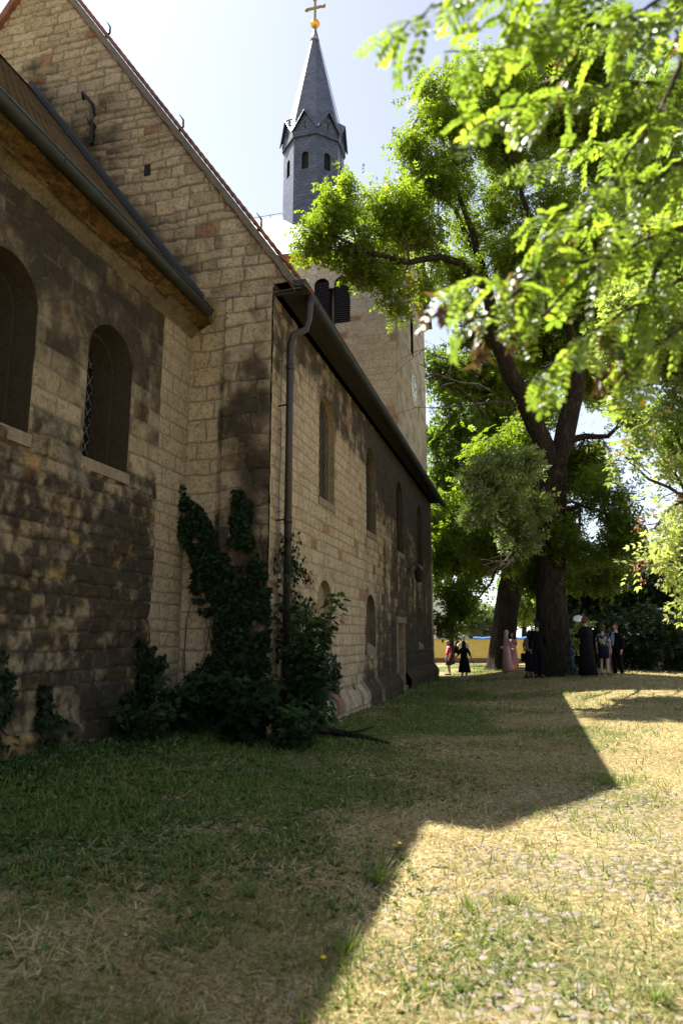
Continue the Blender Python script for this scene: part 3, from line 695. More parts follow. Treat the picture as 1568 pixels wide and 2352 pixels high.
def louv(par, x, zs_, r, zb, Y):
    def curve(rr): return [(x-rr, zb), *[(x-rr*math.cos(math.pi*k/16), zs_+rr*math.sin(math.pi*k/16)) for k in range(17)], (x+rr, zb)]
    c = curve(r+.01); K = len(c); vs = [(q, Y-.005, z) for q, z in c]+[(q, Y+.4, z) for q, z in c]
    o = MB().add(vs, [(j, (j+1) % K, K+(j+1) % K, K+j) for j in range(K)]+[tuple(range(2*K-1, K-1, -1))])
    win = o.build('belfry_window', M['void'], par)
    s = MB(); z = zb+.03
    while z < zs_+r-.12:
        h_ = r if z < zs_ else math.sqrt(max(r*r-(z-zs_+.06)**2, .001)); 
        s.add([(x-h_, Y+.10, z), (x+h_, Y+.10, z), (x+h_, Y+.26, z+.09), (x-h_, Y+.26, z+.09), (x-h_, Y+.10, z+.016), (x+h_, Y+.10, z+.016), (x+h_, Y+.26, z+.106), (x-h_, Y+.26, z+.106)], [(0,1,2,3),(7,6,5,4),(0,4,5,1),(1,5,6,2),(2,6,7,3),(3,7,4,0)]); z += .105
    s.build('louvres', M['louvre'], win); return win
for (x, z, r, b) in BEL: WEST.append(louv(church, x, z, r, b, YT))
m = MB(); m.box((-8.42, YT-.01, 17.735), (-8.06, YT+.4, 17.80)); m.build('impost', M['colstone'], church); WEST.append(church.children[-1])
MB().lathe((-8.235, YT+.14, 15.87), [(.17, 0), (.17, .08), (.12, .14), (.115, 1.35), (.13, 1.37), (.125, 1.42), (.2, 1.7), (.24, 1.72), (.24, 1.86)], 14).build('column', M['colstone'], church, True); WEST.append(church.children[-1])
# side belfry opening and clock
o = MB(); c = [(33.0-.42, 15.9), *[(33.0-.42*math.cos(math.pi*k/12), 17.6+.42*math.sin(math.pi*k/12)) for k in range(13)], (33.0+.42, 15.9)]; K = len(c)
o.add([(XT+.01, q, z) for q, z in c]+[(XT-.35, q, z) for q, z in c], [(j, (j+1) % K, K+(j+1) % K, K+j) for j in range(K)]+[tuple(range(2*K-1, K-1, -1))]); WEST.append(o.build('belfry_window', M['void'], church))
m = MB(); cc = Vector((XT+.06, 33.1, 14.0)); M_ = Matrix.Translation(cc) @ Matrix.Rotation(R(90), 4, 'Y')
m.lathe((0,0,0), [(.78, -.05), (.80, .0), (.76, .03), (.70, .02)], 32); m.v = [tuple(M_ @ Vector(p)) for p in m.v]; clock = m.build('clock', M['clock'], church); WEST.append(clock)
MT = Matrix.Translation((0, 33.1, 14.0))
for q in range(12): MB().box((XT+.085, -.015, .56), (XT+.10, .015, .68), MT @ Matrix.Rotation(R(30*q), 4, 'X')).build('hour_mark', M['black'], clock)
MB().box((XT+.10, -.02, -.08), (XT+.11, .02, .55), MT @ Matrix.Rotation(R(40), 4, 'X')).build('clock_hand', M['black'], clock)
MB().box((XT+.112, -.025, -.08), (XT+.12, .025, .38), MT @ Matrix.Rotation(R(-60), 4, 'X')).build('clock_hand', M['black'], clock)
# cornice and roof of the tower
m = MB()
for k, (o_, z0, z1) in enumerate(((.10, TZ-.02, TZ+.10), (.2, TZ+.10, TZ+.20), (.3, TZ+.20, TZ+.30))):
    m.box((XTL-o_, YT-o_, z0), (XT+o_, YTB+o_, z1-.004 if k < 2 else z1))
m.build('tower_cornice', mat_plain('ochre_cornice_stone', (.48, .27, .13), .8, 0, .3, 3, .4), tw)
YR = 33.1; RZT = 25.2; ez = TZ+.30
tr = slab([(XTL-.5, YT-.45, ez), (XT+.45, YT-.45, ez), (XT+.45, YR, RZT), (XTL-.5, YR, RZT)], .12, 'tower_roof', M['slate_roof'], church)
slab([(XTL-.5, YR, RZT-.004), (XT+.45, YR, RZT-.004), (XT+.45, YTB+.45, ez), (XTL-.5, YTB+.45, ez)], .12, 'far_slope', M['slate_roof'], tr)
m = MB(); m.tube([(XTL, YR, RZT+.16), (-12.5, YR, RZT+.14)], .02, 6)
for x in (-15.6, -14.4, -13.2): m.tube([(x, YR, RZT-.02), (x, YR, RZT+.17)], .018, 6)
pp = [at(577, 515, Y=YR-.3), at(590, 527, Y=YR-.9), at(592, 535, Y=YR-1.2)]
m.tube(pp, .03, 6); m.build('ridge_conductor', M['iron'], tr)

# ridge turret
TC = Vector((-10.62, YR, 0)); RT = 1.72
def oc(r, k, z, c=TC): a = R(-90-22.5+45*k); return Vector((c.x+r*math.cos(a), c.y+r*math.sin(a), z))
tur = thing('turret_group', 'x', 'x'); bpy.data.objects.remove(tur)
ZB0, ZB1 = 22.5, 29.0
m = MB()
WZ0, WZ1, WW = 26.65, 27.72, .19
for k in range(8):
    a, b = oc(RT, k, 0), oc(RT, k+1, 0); t_ = (b-a).normalized(); n_ = Vector((t_.y, -t_.x, 0)); mid = (a+b)/2; hw = (b-a).length/2
    def P(s_, z, d=0): return Vector((mid.x+t_.x*s_, mid.y+t_.y*s_, z))+n_*d
    ar = [(-WW, WZ0), (-WW, WZ1-WW), (-WW*.7, WZ1-WW*.3), (0, WZ1), (WW*.7, WZ1-WW*.3), (WW, WZ1-WW), (WW, WZ0)]
    skirt = [(-hw*1.0, ZB0), (-hw, WZ0), (-hw, WZ1), (-hw, ZB1), (hw, ZB1), (hw, WZ1), (hw, WZ0), (hw, ZB0)]
    def q4(*pts): m.add([P(s_, z) for s_, z in pts], [tuple(range(len(pts)))])
    q4((-hw, ZB0), (hw, ZB0), (hw, WZ0), (WW, WZ0), (-WW, WZ0), (-hw, WZ0))
    q4((-hw, WZ0), (-WW, WZ0), (-WW, WZ1-WW), (-WW*.7, WZ1-WW*.3), (0, WZ1), (0, ZB1), (-hw, ZB1))
    q4((WW, WZ0), (hw, WZ0), (hw, ZB1), (0, ZB1), (0, WZ1), (WW*.7, WZ1-WW*.3), (WW, WZ1-WW))
body = m.build('turret', M['slate'], church, boxuv=True)
for k in range(8):
    a, b = oc(RT, k, 0), oc(RT, k+1, 0); t_ = (b-a).normalized(); n_ = Vector((t_.y, -t_.x, 0)); mid = (a+b)/2
    ar = [(-WW, WZ0), (-WW, WZ1-WW), (-WW*.7, WZ1-WW*.3), (0, WZ1), (WW*.7, WZ1-WW*.3), (WW, WZ1-WW), (WW, WZ0)]
    vs = [Vector((mid.x+t_.x*s_, mid.y+t_.y*s_, z))-n_*dd for dd in (0, .14) for s_, z in ar]; K = 7
    MB().add(vs, [(j, K+j, K+(j+1) % K, (j+1) % K) for j in range(K)]+[tuple(range(K, 2*K))]).build('turret_window', M['void'], body)
# skirt flare where the turret meets the roof
# small gables and spire
ZC, ZP, ZQ, ZK, ZA = 28.95, 30.15, 30.5, 29.85, 36.5
def rs(z): return 1.72-(z-29.4)*(1.72-.165)/(ZA-29.4)
gm = MB(); sp = MB()
for k in range(8):
    c0, c1 = oc(1.93, k, ZC), oc(1.93, k+1, ZC); ap = math.cos(R(22.5))
    am = R(-90+45*k); P = Vector((TC.x+1.93*ap*math.cos(am)*1.03, TC.y+1.93*ap*math.sin(am)*1.03, ZP)); Q = Vector((TC.x+rs(ZQ)*ap*math.cos(am), TC.y+rs(ZQ)*ap*math.sin(am), ZQ))
    gi = 1.82; g0, g1 = oc(gi, k, ZC-.3), oc(gi, k+1, ZC-.3); g2, g3 = oc(gi, k+1, ZC+.05), oc(gi, k, ZC+.05); gp = Vector((TC.x+gi*ap*math.cos(am), TC.y+gi*ap*math.sin(am), ZP-.1))
    gm.add([g0, g1, g2, gp, g3], [(0,1,2,3,4)]); h0, h1 = oc(RT-.02, k, ZC-.3), oc(RT-.02, k+1, ZC-.3); gm.add([g0, g1, h1, h0], [(3,2,1,0)])
    K0, K1 = oc(rs(ZK)+.02, k, ZK), oc(rs(ZK)+.02, k+1, ZK)
    j0, j1 = (c0+K0)/2-Vector((0,0,.10)), (c1+K1)/2-Vector((0,0,.10))
    sp.add([P, c0, Q], [(0,1,2)]); sp.add([P, c1, Q], [(2,1,0)])
    sp.add([c0, j0, Q], [(0,1,2)]); sp.add([j0, K0, Q], [(0,1,2)]); sp.add([c1, j1, Q], [(2,1,0)]); sp.add([j1, K1, Q], [(2,1,0)])
    # verge edge of each little gable
    for cc_ in (c0, c1):
        gm.tube([P+Vector((0,0,-.03)), (P+cc_)/2+Vector((0,0,-.06)), cc_+Vector((0,0,-.03))], .035, 5)
    a0, a1, b1, b0 = oc(rs(ZK), k, ZK), oc(rs(ZK), k+1, ZK), oc(rs(ZA), k+1, ZA), oc(rs(ZA), k, ZA)
    sp.add([K0, K1, b1, b0], [(0,1,2,3)])
    d_ = math.cos(am), math.sin(am)
    tz = Vector((d_[1], -d_[0], 0))
    for sgn in (-1, 1): gm.tube([gp+Vector((0,0,-.55))+Vector((d_[0],d_[1],0))*.03, gp+Vector((0,0,-1.0))+Vector((d_[0],d_[1],0))*.03], .02, 4)
gm.build('little_gables', M['slate'], body, boxuv=True)
spire = sp.build('spire', M['slate'], church, boxuv=True)
m = MB(); m.lathe((TC.x, TC.y, ZA-.25), [(.27, 0), (.20, .25), (.13, .55), (.11, .8), (.10, .9)], 12); m.build('lead_cap', M['lead'], spire, True)
m = MB(); m.ball((TC.x, TC.y, ZA+.93), .27, 20, 14); m.tube([(TC.x, TC.y, ZA+.92), (TC.x, TC.y, ZA+.96)], .285, 20); m.build('gilded_ball', M['gold'], spire, True)
cz = ZA+.93
m = MB(); x, y = TC.x, TC.y
m.box((x-.065, y-.04, cz+.22), (x+.065, y+.04, cz+1.75)); m.box((x-.52, y-.045, cz+1.06), (x+.52, y+.045, cz+1.19))
for p in ((x-.55, cz+1.125), (x+.55, cz+1.125), (x, cz+1.78)):
    m.ball((p[0], y, p[1]), .11, 12, 8)
for (dx, dz_) in ((-.47, .09), (-.47, -.09), (.47, .09), (.47, -.09)): m.ball((x+dx, y, cz+1.125+dz_), .06, 8, 6)
for dx in (-.09, .09): m.ball((x+dx, y, cz+1.70), .06, 8, 6)
m.build('cross', M['cross'], spire, False)
m = MB(); e = oc(RT+.25, 2, 30.3); a = Vector((TC.x+.12, TC.y-.1, ZA+.3)); m.tube([a, a.lerp(oc(RT, 2, 30.0), .5)+Vector((.05,0,0)), oc(RT+.1, 2, 29.9), oc(RT+.3, 2, 29.0), oc(RT+.08, 2, 25)], .015, 5); m.build('conductor', M['iron'], spire)
# the whole west end is set back to its true distance: same sight lines, ridge turret on the axis of the church
def west(o):
    me = o.data; n = len(me.vertices); co = np.empty(n*3, np.float32); me.vertices.foreach_get('co', co); co = co.reshape(-1, 3)
    co = (co-[0, 0, 1.6])*.87+[0, 0, 1.6]; me.vertices.foreach_set('co', co.astype(np.float32).ravel()); me.update()
    for c_ in o.children: west(c_)
for o in [tw, tr, body, spire]+WEST: west(o)
# ---------------------------------------------------------------- leaves scattered as real small faces
def unit(a): return a/np.maximum(np.linalg.norm(a, axis=-1, keepdims=True), 1e-9)
def scatter(name, tpl, P, Xd, Nd, S, tint, mat, parent=None, jit=.12):
    tV, tF, tL = tpl; tV = np.array(tV, float); tF = np.array(tF, int); tL = np.array(tL, int)
    P = np.asarray(P, float); n = len(P); S = np.asarray(S, float)
    if S.ndim == 1: S = np.stack([S, S, S], 1)
    X = unit(np.asarray(Xd, float)); Nn = np.asarray(Nd, float); Nn = unit(Nn-X*(Nn*X).sum(1, keepdims=True)); B = np.cross(Nn, X)
    V = P[:,None,:] + (tV[None,:,0:1]*S[:,None,0:1])*X[:,None,:] + (tV[None,:,1:2]*S[:,None,1:2])*B[:,None,:] + (tV[None,:,2:3]*S[:,None,2:3])*Nn[:,None,:]
    F = (tF[None]+(np.arange(n)*len(tV))[:,None,None]).reshape(-1, tF.shape[1])
    t = np.asarray(tint)[:,None]+jit*(RNG.random((n, tL.max()+1))-.5)*2
    return bigmesh(name, V.reshape(-1, 3), F, mat, parent, False, {'tint': np.clip(t[:, tL].ravel(), 0, 1)})
def tp_pinnate(pairs, lw=.13, ll=.26, droop=.25, ang=60, order=1):
    """compound leaf of unit length along x, each leaflet one folded quad"""
    V, F, L = [], [], []; q = 0; rg = np.random.default_rng(pairs)
    def leaf(x, y, z, a, l, w_):
        nonlocal q
        c, s = math.cos(a), math.sin(a); b = len(V); tw = rg.uniform(-.35, .35)
        for (px, py, pz) in ((0,0,0), (.45*l, w_/2, tw*w_), (l, 0, -.10*l), (.45*l, -w_/2, -tw*w_)):
            V.append((x+px*c-py*s, y+px*s+py*c, z+pz)); L.append(q)
        F.append((b, b+1, b+2, b+3)); q += 1
    for i in range(pairs):
        x = .18+.72*i/max(pairs-1, 1); z = -droop*x*x
        for sg in (-1, 1): leaf(x, 0, z, sg*R(ang+rg.uniform(-12, 12)), ll*rg.uniform(.8, 1.1), lw)
    leaf(.92, 0, -droop*.85, 0, ll, lw); return V, F, L
def tp_round(pairs, droop=.3):
    """robinia leaf with oval leaflets (two quads each)"""
    V, F, L = [], [], []; q = 0; rg = np.random.default_rng(pairs+50)
    def leaf(x, y, z, a, l, w_):
        nonlocal q
        c, s = math.cos(a), math.sin(a); b = len(V); f_ = rg.uniform(-.1, .35); tw = rg.uniform(-.5, .5)
        pts = [(0,0,0), (.28*l, w_*.42, f_*w_*.5+tw*w_*.4), (.72*l, w_*.46, f_*w_*.5+tw*w_*.4), (l, .0, -.08*l), (.72*l, -w_*.46, f_*w_*.5-tw*w_*.4), (.28*l, -w_*.42, f_*w_*.5-tw*w_*.4)]
        for (px, py, pz) in pts: V.append((x+px*c-py*s, y+px*s+py*c, z+pz)); L.append(q)
        F.extend([(b, b+3, b+2, b+1), (b, b+5, b+4, b+3)]); q += 1
    for i in range(pairs):
        x = .16+.76*i/max(pairs-1, 1); z = -droop*x*x
        for sg in (-1, 1): leaf(x, 0, z, sg*R(68+rg.uniform(-10, 10)), .24*rg.uniform(.85, 1.1), .135)
    leaf(.96, 0, -droop*.9, 0, .24, .14)
    b = len(V); V.extend([(0,-.006,0), (0,.006,0), (.96,.003,-droop*.9), (.96,-.003,-droop*.9)]); L.extend([q]*4); F.append((b, b+1, b+2, b+3))
    return V, F, L
TP_ASH = tp_pinnate(4, .15, .34); TP_ELD = tp_pinnate(3, .17, .42, .35, 50); TP_ROB = tp_round(6)
TP_SPRAY = tp_pinnate(3, .24, .40)
_lob = [(0,0,0), (.10,-.38,.02), (.35,-.52,-.04), (.42,-.24,.03), (.72,-.34,-.05), (.68,-.12,.02), (1.0,0,-.10), (.68,.12,.02), (.72,.34,-.05), (.42,.24,.03), (.35,.52,-.04), (.10,.38,.02)]
TP_LOBED = (_lob, [(0, i, i+1) for i in range(1, 11)], [0]*12)
TP_ROSE = None
def tp_rosette(k):
    V, F, L = [], [], []; rg = np.random.default_rng(k)
    for q in range(k):
        a = 2*math.pi*q/k+rg.uniform(-.5, .5); c, s = math.cos(a), math.sin(a); b = len(V); h = rg.uniform(.3, .9); l = rg.uniform(.6, 1.1)
        for (px, py, pz) in ((.15,0,0), (.5,.28,h*.55), (.85,.26,h*.8), (1.05,0,h*.75), (.85,-.26,h*.8), (.5,-.28,h*.5)):
            px *= l; py *= l; V.append((pz, px*c-py*s, px*s+py*c)); L.append(q)      # x of the template is up
        F += [(b, b+3, b+2, b+1), (b, b+5, b+4, b+3)]
    return V, F, L
TP_BLADE = ([(0,-.5,0), (0,.5,0), (.35,-.45,.04), (.35,.45,.04), (.72,-.3,.16), (.72,.3,.16), (1,-.05,.34), (1,.05,.34)], [(0,1,3,2), (2,3,5,4), (4,5,7,6)], [0]*8)
TP_STRAW = ([(0,-.5,0), (0,.5,0), (.55,.4,.03), (.55,-.4,.03), (1,.1,.0), (1,-.1,.0)], [(0,1,2,3), (3,2,4,5)], [0]*6)

def clump(u, v, r, s, ds=0.0): p = at(u, v, s=s+ds); return (p.x, p.y, p.z, r*s/FPX)
def crown(name, clumps, n, tpl, size, mat, parent, seed=1, gap=.42, gs=1.1, flat=.85, droop=.3, shell=.2, tmin=.1, tmax=.9, sub=11):
    rg = np.random.default_rng(seed); C = np.array(clumps, float)
    if sub:
        out = []
        for c in C:
            for _ in range(sub): d_ = unit(rg.normal(size=3)); out.append([*(c[:3]+d_*c[3]*rg.uniform(.25, .85)*np.array([1, 1, .8])), c[3]*rg.uniform(.22, .8)])
        C = np.array(out)
    wt = C[:,3]**2.3; k = rg.choice(len(C), int(n*2.2), p=wt/wt.sum())
    d = unit(rg.normal(size=(len(k), 3))); rad = (shell+(1-shell)*rg.random(len(k))**.55)*(.45+.8*rg.random(len(k)))*(.6+.7*vn(d[:,0]*2.5+k, d[:,1]*2.5, d[:,2]*2.5, seed))
    rad = np.where(rg.random(len(k)) < .12, rad*1.8, rad)
    P = C[k,:3]+d*rad[:,None]*C[k,3:4]*np.array([1, 1, flat])
    keep = fbm(P[:,0]*gs, P[:,1]*gs, P[:,2]*gs*1.3, seed=seed+3, o=3) > gap; P = P[keep][:n]; d = d[keep][:n]
    Xd = d*.8+rg.normal(size=P.shape)*.55; Xd[:,2] -= droop; Nd = rg.normal(size=P.shape)*.55; Nd[:,2] += 1.0
    cl = fbm(P[:,0]*.8, P[:,1]*.8, P[:,2]*.8, seed=seed+7, o=2)
    tint = np.clip(tmin+(tmax-tmin)*(cl*1.1-.1)+rg.normal(size=len(P))*.13, 0, .93)
    return scatter(name, tpl, P, Xd, Nd, size*rg.uniform(.65, 1.2, len(P)), tint, mat, parent)
def limbs(name, segs, mat, parent, seed=1, sides=10, wob=.12):
    """each seg: list of (point, radius)"""
    rg = random.Random(seed); m = MB()
    for sg in segs:
        path, rad = [], []
        for i in range(len(sg)-1):
            (a, ra), (b, rb) = sg[i], sg[i+1]; a = Vector(a); b = Vector(b); K = max(2, int((b-a).length/.5)+1)
            for q in range(K):
                t = q/K; p = a.lerp(b, t)
                if 0 < q: p = p+Vector((rg.uniform(-1,1), rg.uniform(-1,1), rg.uniform(-1,1)))*wob*min((b-a).length/4, .6)*math.sin(math.pi*t)
                path.append(p); rad.append(ra+(rb-ra)*t)
        path.append(Vector(sg[-1][0])); rad.append(sg[-1][1]); m.tube(path, rad, sides)
    return m.build(name, mat, parent, True)
def twigs(name, clumps, hub, n, mat, parent, seed=1, r0=.05, per=5):
    """thin branches from a hub into every clump and on to its rim"""
    rg = random.Random(seed); m = MB()
    for c in clumps[:n]:
        cc = Vector(c[:3]); h = min(hub, key=lambda p: (Vector(p)-cc).length); h = Vector(h); L_ = (cc-h).length
        mid = h.lerp(cc, .5)+Vector((rg.uniform(-1,1), rg.uniform(-1,1), rg.uniform(-.2,1)))*L_*.12
        rr = min(r0, .02+L_*.012); m.tube([h, h.lerp(mid, .5)+Vector((0,0,.03*L_)), mid, mid.lerp(cc, .5), cc], [rr, rr*.85, rr*.7, rr*.55, rr*.4], 6)
        for q in range(per):
            d = Vector((rg.gauss(0,1), rg.gauss(0,1), rg.gauss(0,.8))).normalized()*c[3]*rg.uniform(.6, 1.0)
            s_ = h.lerp(cc, rg.uniform(.6, 1)); e = cc+d; k = s_.lerp(e, .5)+Vector((rg.uniform(-1,1), rg.uniform(-1,1), rg.uniform(-1,1)))*c[3]*.15
            m.tube([s_, k, e], [rr*.35, rr*.22, rr*.08], 4)
            for z in range(2):
                e2 = k+Vector((rg.gauss(0,1), rg.gauss(0,1), rg.gauss(0,1))).normalized()*c[3]*.4; m.tube([k, e2], [rr*.18, rr*.06], 3)
    return m.build(name, mat, parent, False)
def trunk(name, pts, mat, parent, seed, sides=28, amp=.05, flare=.5):
    """bark-ridged trunk; pts: (point, radius)"""
    P = [Vector(p) for p, r in pts]; vs = []; fs = []; n = sides; rows = []
    for i in range(len(P)-1):
        K = max(2, int((P[i+1]-P[i]).length/.18))
        for q in range(K): t = q/K; rows.append((P[i].lerp(P[i+1], t), pts[i][1]+(pts[i+1][1]-pts[i][1])*t))
    rows.append((P[-1], pts[-1][1])); z0 = rows[0][0].z
    for (p, r) in rows:
        for j in range(n):
            a = 2*math.pi*j/n; h = p.z-z0
            k = 1+amp*2*(float(vn(np.array([math.cos(a)*3+seed]), np.array([math.sin(a)*3]), np.array([p.z*.5]), seed)[0])-.5)*2+.05*(vn(np.array([j*.9]), np.array([p.z*1.5]), seed=seed+2)[0]-.5)
            k += flare*math.exp(-h/.35)*(.55+.45*math.cos(a*5+seed))
            vs.append(p+Vector((math.cos(a), math.sin(a), 0))*r*k)
    for i in range(len(rows)-1):
        for j in range(n): j2 = (j+1) % n; fs.append((i*n+j, i*n+j2, (i+1)*n+j2, (i+1)*n+j))
    fs.append(tuple(range((len(rows)-1)*n, len(rows)*n)))
    return MB().add(vs, fs).build(name, mat, parent, True)
def sp_(u, v, s): return tuple(at(u, v, s=s))

# ---------------------------------------------------------------- the great tree
T1 = (.74, 25.76); z1 = gzf(*T1)
tree = thing('tree', 'huge dark forked tree standing over the wedding guests', 'tree', (T1[0], T1[1], z1))
b0 = Vector((T1[0], T1[1], z1-.25)); S1 = 24.2
fork = Vector(sp_(1272, 1040, S1+.3))
trunk('trunk', [(b0, .66), (Vector(sp_(1268, 1470, S1)), .60), (Vector(sp_(1264, 1350, S1)), .50), (Vector(sp_(1266, 1200, S1)), .44), (Vector(sp_(1270, 1100, S1)), .46), (fork, .42)], M['bark'], tree, 5)
hubs = []
def lp(*a): 
    r = [(Vector(sp_(u, v, s)), q) for u, v, s, q in a]; hubs.extend([p for p, _ in r[1:]]); return r
L1 = lp((1270, 1075, S1, .36), (1240, 1000, S1, .33), (1205, 920, S1-.3, .30), (1165, 850, S1-.6, .27), (1135, 750, S1-.8, .23), (1110, 640, S1-1, .17), (1080, 520, S1-1, .10), (1040, 420, S1-1, .05))
L2 = lp((1275, 1075, S1, .38), (1305, 960, S1+.2, .34), (1325, 860, S1+.3, .28), (1345, 730, S1+.3, .22), (1370, 560, S1+.2, .15), (1400, 380, S1, .08))
L3 = lp((1300, 1010, S1+.2, .14), (1345, 1002, S1, .11), (1395, 1002, S1-.5, .08), (1440, 960, S1-1, .04))
L4 = lp((1122, 690, S1-.9, .14), (1060, 605, S1-1.6, .12), (1010, 590, S1-2, .11), (940, 603, S1-2.6, .09), (860, 585, S1-3, .06), (760, 540, S1-3.2, .035))
L5 = lp((1140, 770, S1-.8, .12), (1080, 560, S1-.2, .10), (1045, 480, S1, .07), (980, 420, S1-.4, .05), (930, 330, S1-.5, .03))
L6 = lp((1330, 850, S1+.2, .14), (1290, 700, S1-1, .11), (1230, 540, S1-1.5, .08), (1180, 380, S1-1.8, .05), (1150, 200, S1-1.8, .03))
L7 = lp((1262, 1250, S1, .09), (1210, 1180, S1-1.5, .07), (1150, 1130, S1-3, .045), (1090, 1100, S1-4, .02))
L8 = lp((1272, 1180, S1, .08), (1330, 1160, S1-.8, .06), (1390, 1180, S1-1.2, .03))
limbs('limb', [L1, L2, L3, L4, L5, L6, L7, L8], M['bark'], tree, 3)
CL = [clump(*a) for a in [(775,480,66,21.5), (735,560,56,21.2), (735,455,40,21.3), (790,430,34,21.4), (800,560,60,21.6), (840,520,78,21.8), (820,620,44,21.6), (910,480,82,22), (890,610,52,21.8), (905,700,40,21.6),
    (860,640,35,21.5), (960,560,70,22.4), (985,400,78,22.8), (940,330,46,22.9), (1000,290,80,23.2), (980,215,52,23), (1060,190,66,23.2), (1090,290,100,23.6), (1060,420,90,23.4),
    (1050,610,55,23), (985,655,34,22.4), (1150,180,80,23.4), (1170,350,110,24), (1150,520,90,24.2), (1260,150,110,24.4), (1290,300,120,24.8), (1380,200,120,25), (1420,370,130,25), (1500,260,110,25.5), (1530,450,100,25),
    (1250,500,110,23), (1350,560,120,24), (1470,600,110,24), (1200,680,70,25), (1300,720,100,26), (1420,760,90,25), (1250,830,70,27.5), (1370,880,80,27), (1120,620,50,24.8),
    (1440,960,45,24), (1550,620,60,25), (1180,770,60,26), (1100,770,44,26), (1240,780,60,27), (1310,820,60,27), (1400,840,60,26.5), (1200,600,80,23), (1060,700,36,24.5)]]
TP_A = tp_pinnate(3, .17, .36)
crown('crown', CL, 70000, TP_A, .32, M['ash'], tree, 21, gap=.42, gs=1.0)
CLd = [clump(*a) for a in [(1380,1130,75,23), (1340,1220,90,23.5), (1410,1240,60,22.6), (1290,1290,70,25.5), (1390,1320,60,25), (1240,1190,90,26.5), (1180,1230,70,25.5), (1300,1090,70,25.6), (1350,1040,55,25), (1130,1240,65,25), (1430,1190,40,22.4), (1230,1330,60,26.5)]]
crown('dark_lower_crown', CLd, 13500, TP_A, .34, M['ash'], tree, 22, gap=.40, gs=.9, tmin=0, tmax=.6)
CLp = [clump(*a) for a in [(1110,1075,28,18), (1150,1060,24,18.5), (1195,1052,30,19), (1240,1075,26,19.8), (1075,1095,22,17.8), (1140,1110,34,18.2), (1195,1115,32,19), (1105,1145,30,17.8), (1165,1160,36,18.4), (1220,1160,30,19.4), (1085,1185,22,17.6), (1130,1195,32,18), (1190,1205,32,18.8), (1150,1235,22,18), (1210,1235,22,19)]]
crown('drooping_branch', CLp, 2500, TP_ASH, .34, mat_leaf('pale_glossy_leaf', [(0, (.07, .10, .03)), (1, (.20, .24, .09))], .35, 1.3, .35, .6), tree, 23, gap=.40, gs=1.8, flat=.6, droop=.35, shell=.1, sub=3)
twigs('twigs', CL+CLd+CLp, [tuple(h) for h in hubs], 99, M['twig'], tree, 9, .055, 7)
rg = random.Random(4)
for (a, b, c) in (((1130,900,23.5), (1060,880,22.5), (960,835,21.5)), ((1120,960,23.5), (1040,880,22.6), (985,880,22)), ((1100,860,23.2), (1010,820,22), (975,800,21.6)), ((1190,930,23.8), (1080,930,23), (950,935,22)),
                  ((1215,1240,22), (1180,1290,20), (1128,1310,19)), ((1160,1290,20), (1190,1265,20.5), (1160,1300,19.5))):
    P_ = [Vector(sp_(*q)) for q in (a, b, c)]; m = MB(); m.tube([P_[0], P_[0].lerp(P_[1], .5)+Vector((0,0,.12)), P_[1], P_[1].lerp(P_[2], .5)+Vector((0,0,-.08)), P_[2]], [.05, .04, .03, .02, .008], 5)
    for q in range(9):
        t = rg.uniform(.2, 1); s_ = P_[1].lerp(P_[2], t); d = Vector((rg.gauss(-.5,1), rg.gauss(0,.7), rg.gauss(0,.8)))*.5; m.tube([s_, s_+d*.5+Vector((0,0,.06)), s_+d], [.012, .009, .004], 4)
    m.build('bare_twig', M['twig'], tree)
# ivy round the foot of the great tree
def ivy_on_trunk():
    rg = np.random.default_rng(8); n = 900; a = rg.random(n)*6.28; z = rg.random(n)**2*1.5; r = .66+.45*np.exp(-z/.3)
    P = np.stack([T1[0]+np.cos(a)*r, T1[1]+np.sin(a)*r, z1+z], 1); Nd = np.stack([np.cos(a), np.sin(a), .5+0*a], 1)
    o = scatter('ivy', TP_LOBED, P, rg.normal(size=(n,3))+[0,0,-.8], Nd, rg.uniform(.06, .11, n), rg.random(n)*.6, M['ivy'])
    tag(o, 'low ivy growing round the foot of the huge forked tree', 'ivy')
ivy_on_trunk()

# ---------------------------------------------------------------- second tree and the trees behind
z2 = gzf(-1.33, 34.7); S2 = 33.0
t2 = thing('tree', 'dark leaning tree between the yellow wall and the women in pink', 'tree', (-1.33, 34.7, z2))
trunk('trunk', [(Vector((-1.33, 34.7, z2-.2)), .68), (Vector(sp_(1153, 1490, S2)), .60), (Vector(sp_(1160, 1420, S2)), .56), (Vector(sp_(1172, 1350, S2)), .60), (Vector(sp_(1180, 1310, S2)), .55)], M['bark'], t2, 9, 24)
limbs('limb', [[(Vector(sp_(1178,1330,S2)), .42), (Vector(sp_(1160,1270,S2)), .3), (Vector(sp_(1130,1190,S2)), .2), (Vector(sp_(1090,1080,S2)), .12)], [(Vector(sp_(1182,1325,S2)), .38), (Vector(sp_(1200,1270,S2)), .3), (Vector(sp_(1230,1180,S2)), .2), (Vector(sp_(1240,1050,S2)), .1)]], M['bark'], t2, 5)
C2 = [clump(*a) for a in [(1100,1220,60,31), (1060,1270,50,31), (1150,1270,60,31.5), (1090,1320,45,31), (1200,1250,60,33), (1130,1150,70,33), (1230,1130,70,34), (1060,1180,50,32), (1020,1290,38,30.5), (1170,1050,90,35), (1270,1250,60,35), (1300,1330,45,34), (1220,1310,40,34), (1045,1240,60,35), (1075,1180,70,35.5), (1020,1190,60,36), (1095,1280,50,34.5), (1045,1370,38,30), (1020,1430,24,29.6), (1045,1440,16,29.5), (1060,1400,26,30)]]  # farther left-hand clumps are added to keep the sun off this trunk
crown('crown', C2, 14000, TP_SPRAY, .42, M['ash'], t2, 31, gap=.40, gs=.7, tmin=0, tmax=.75)
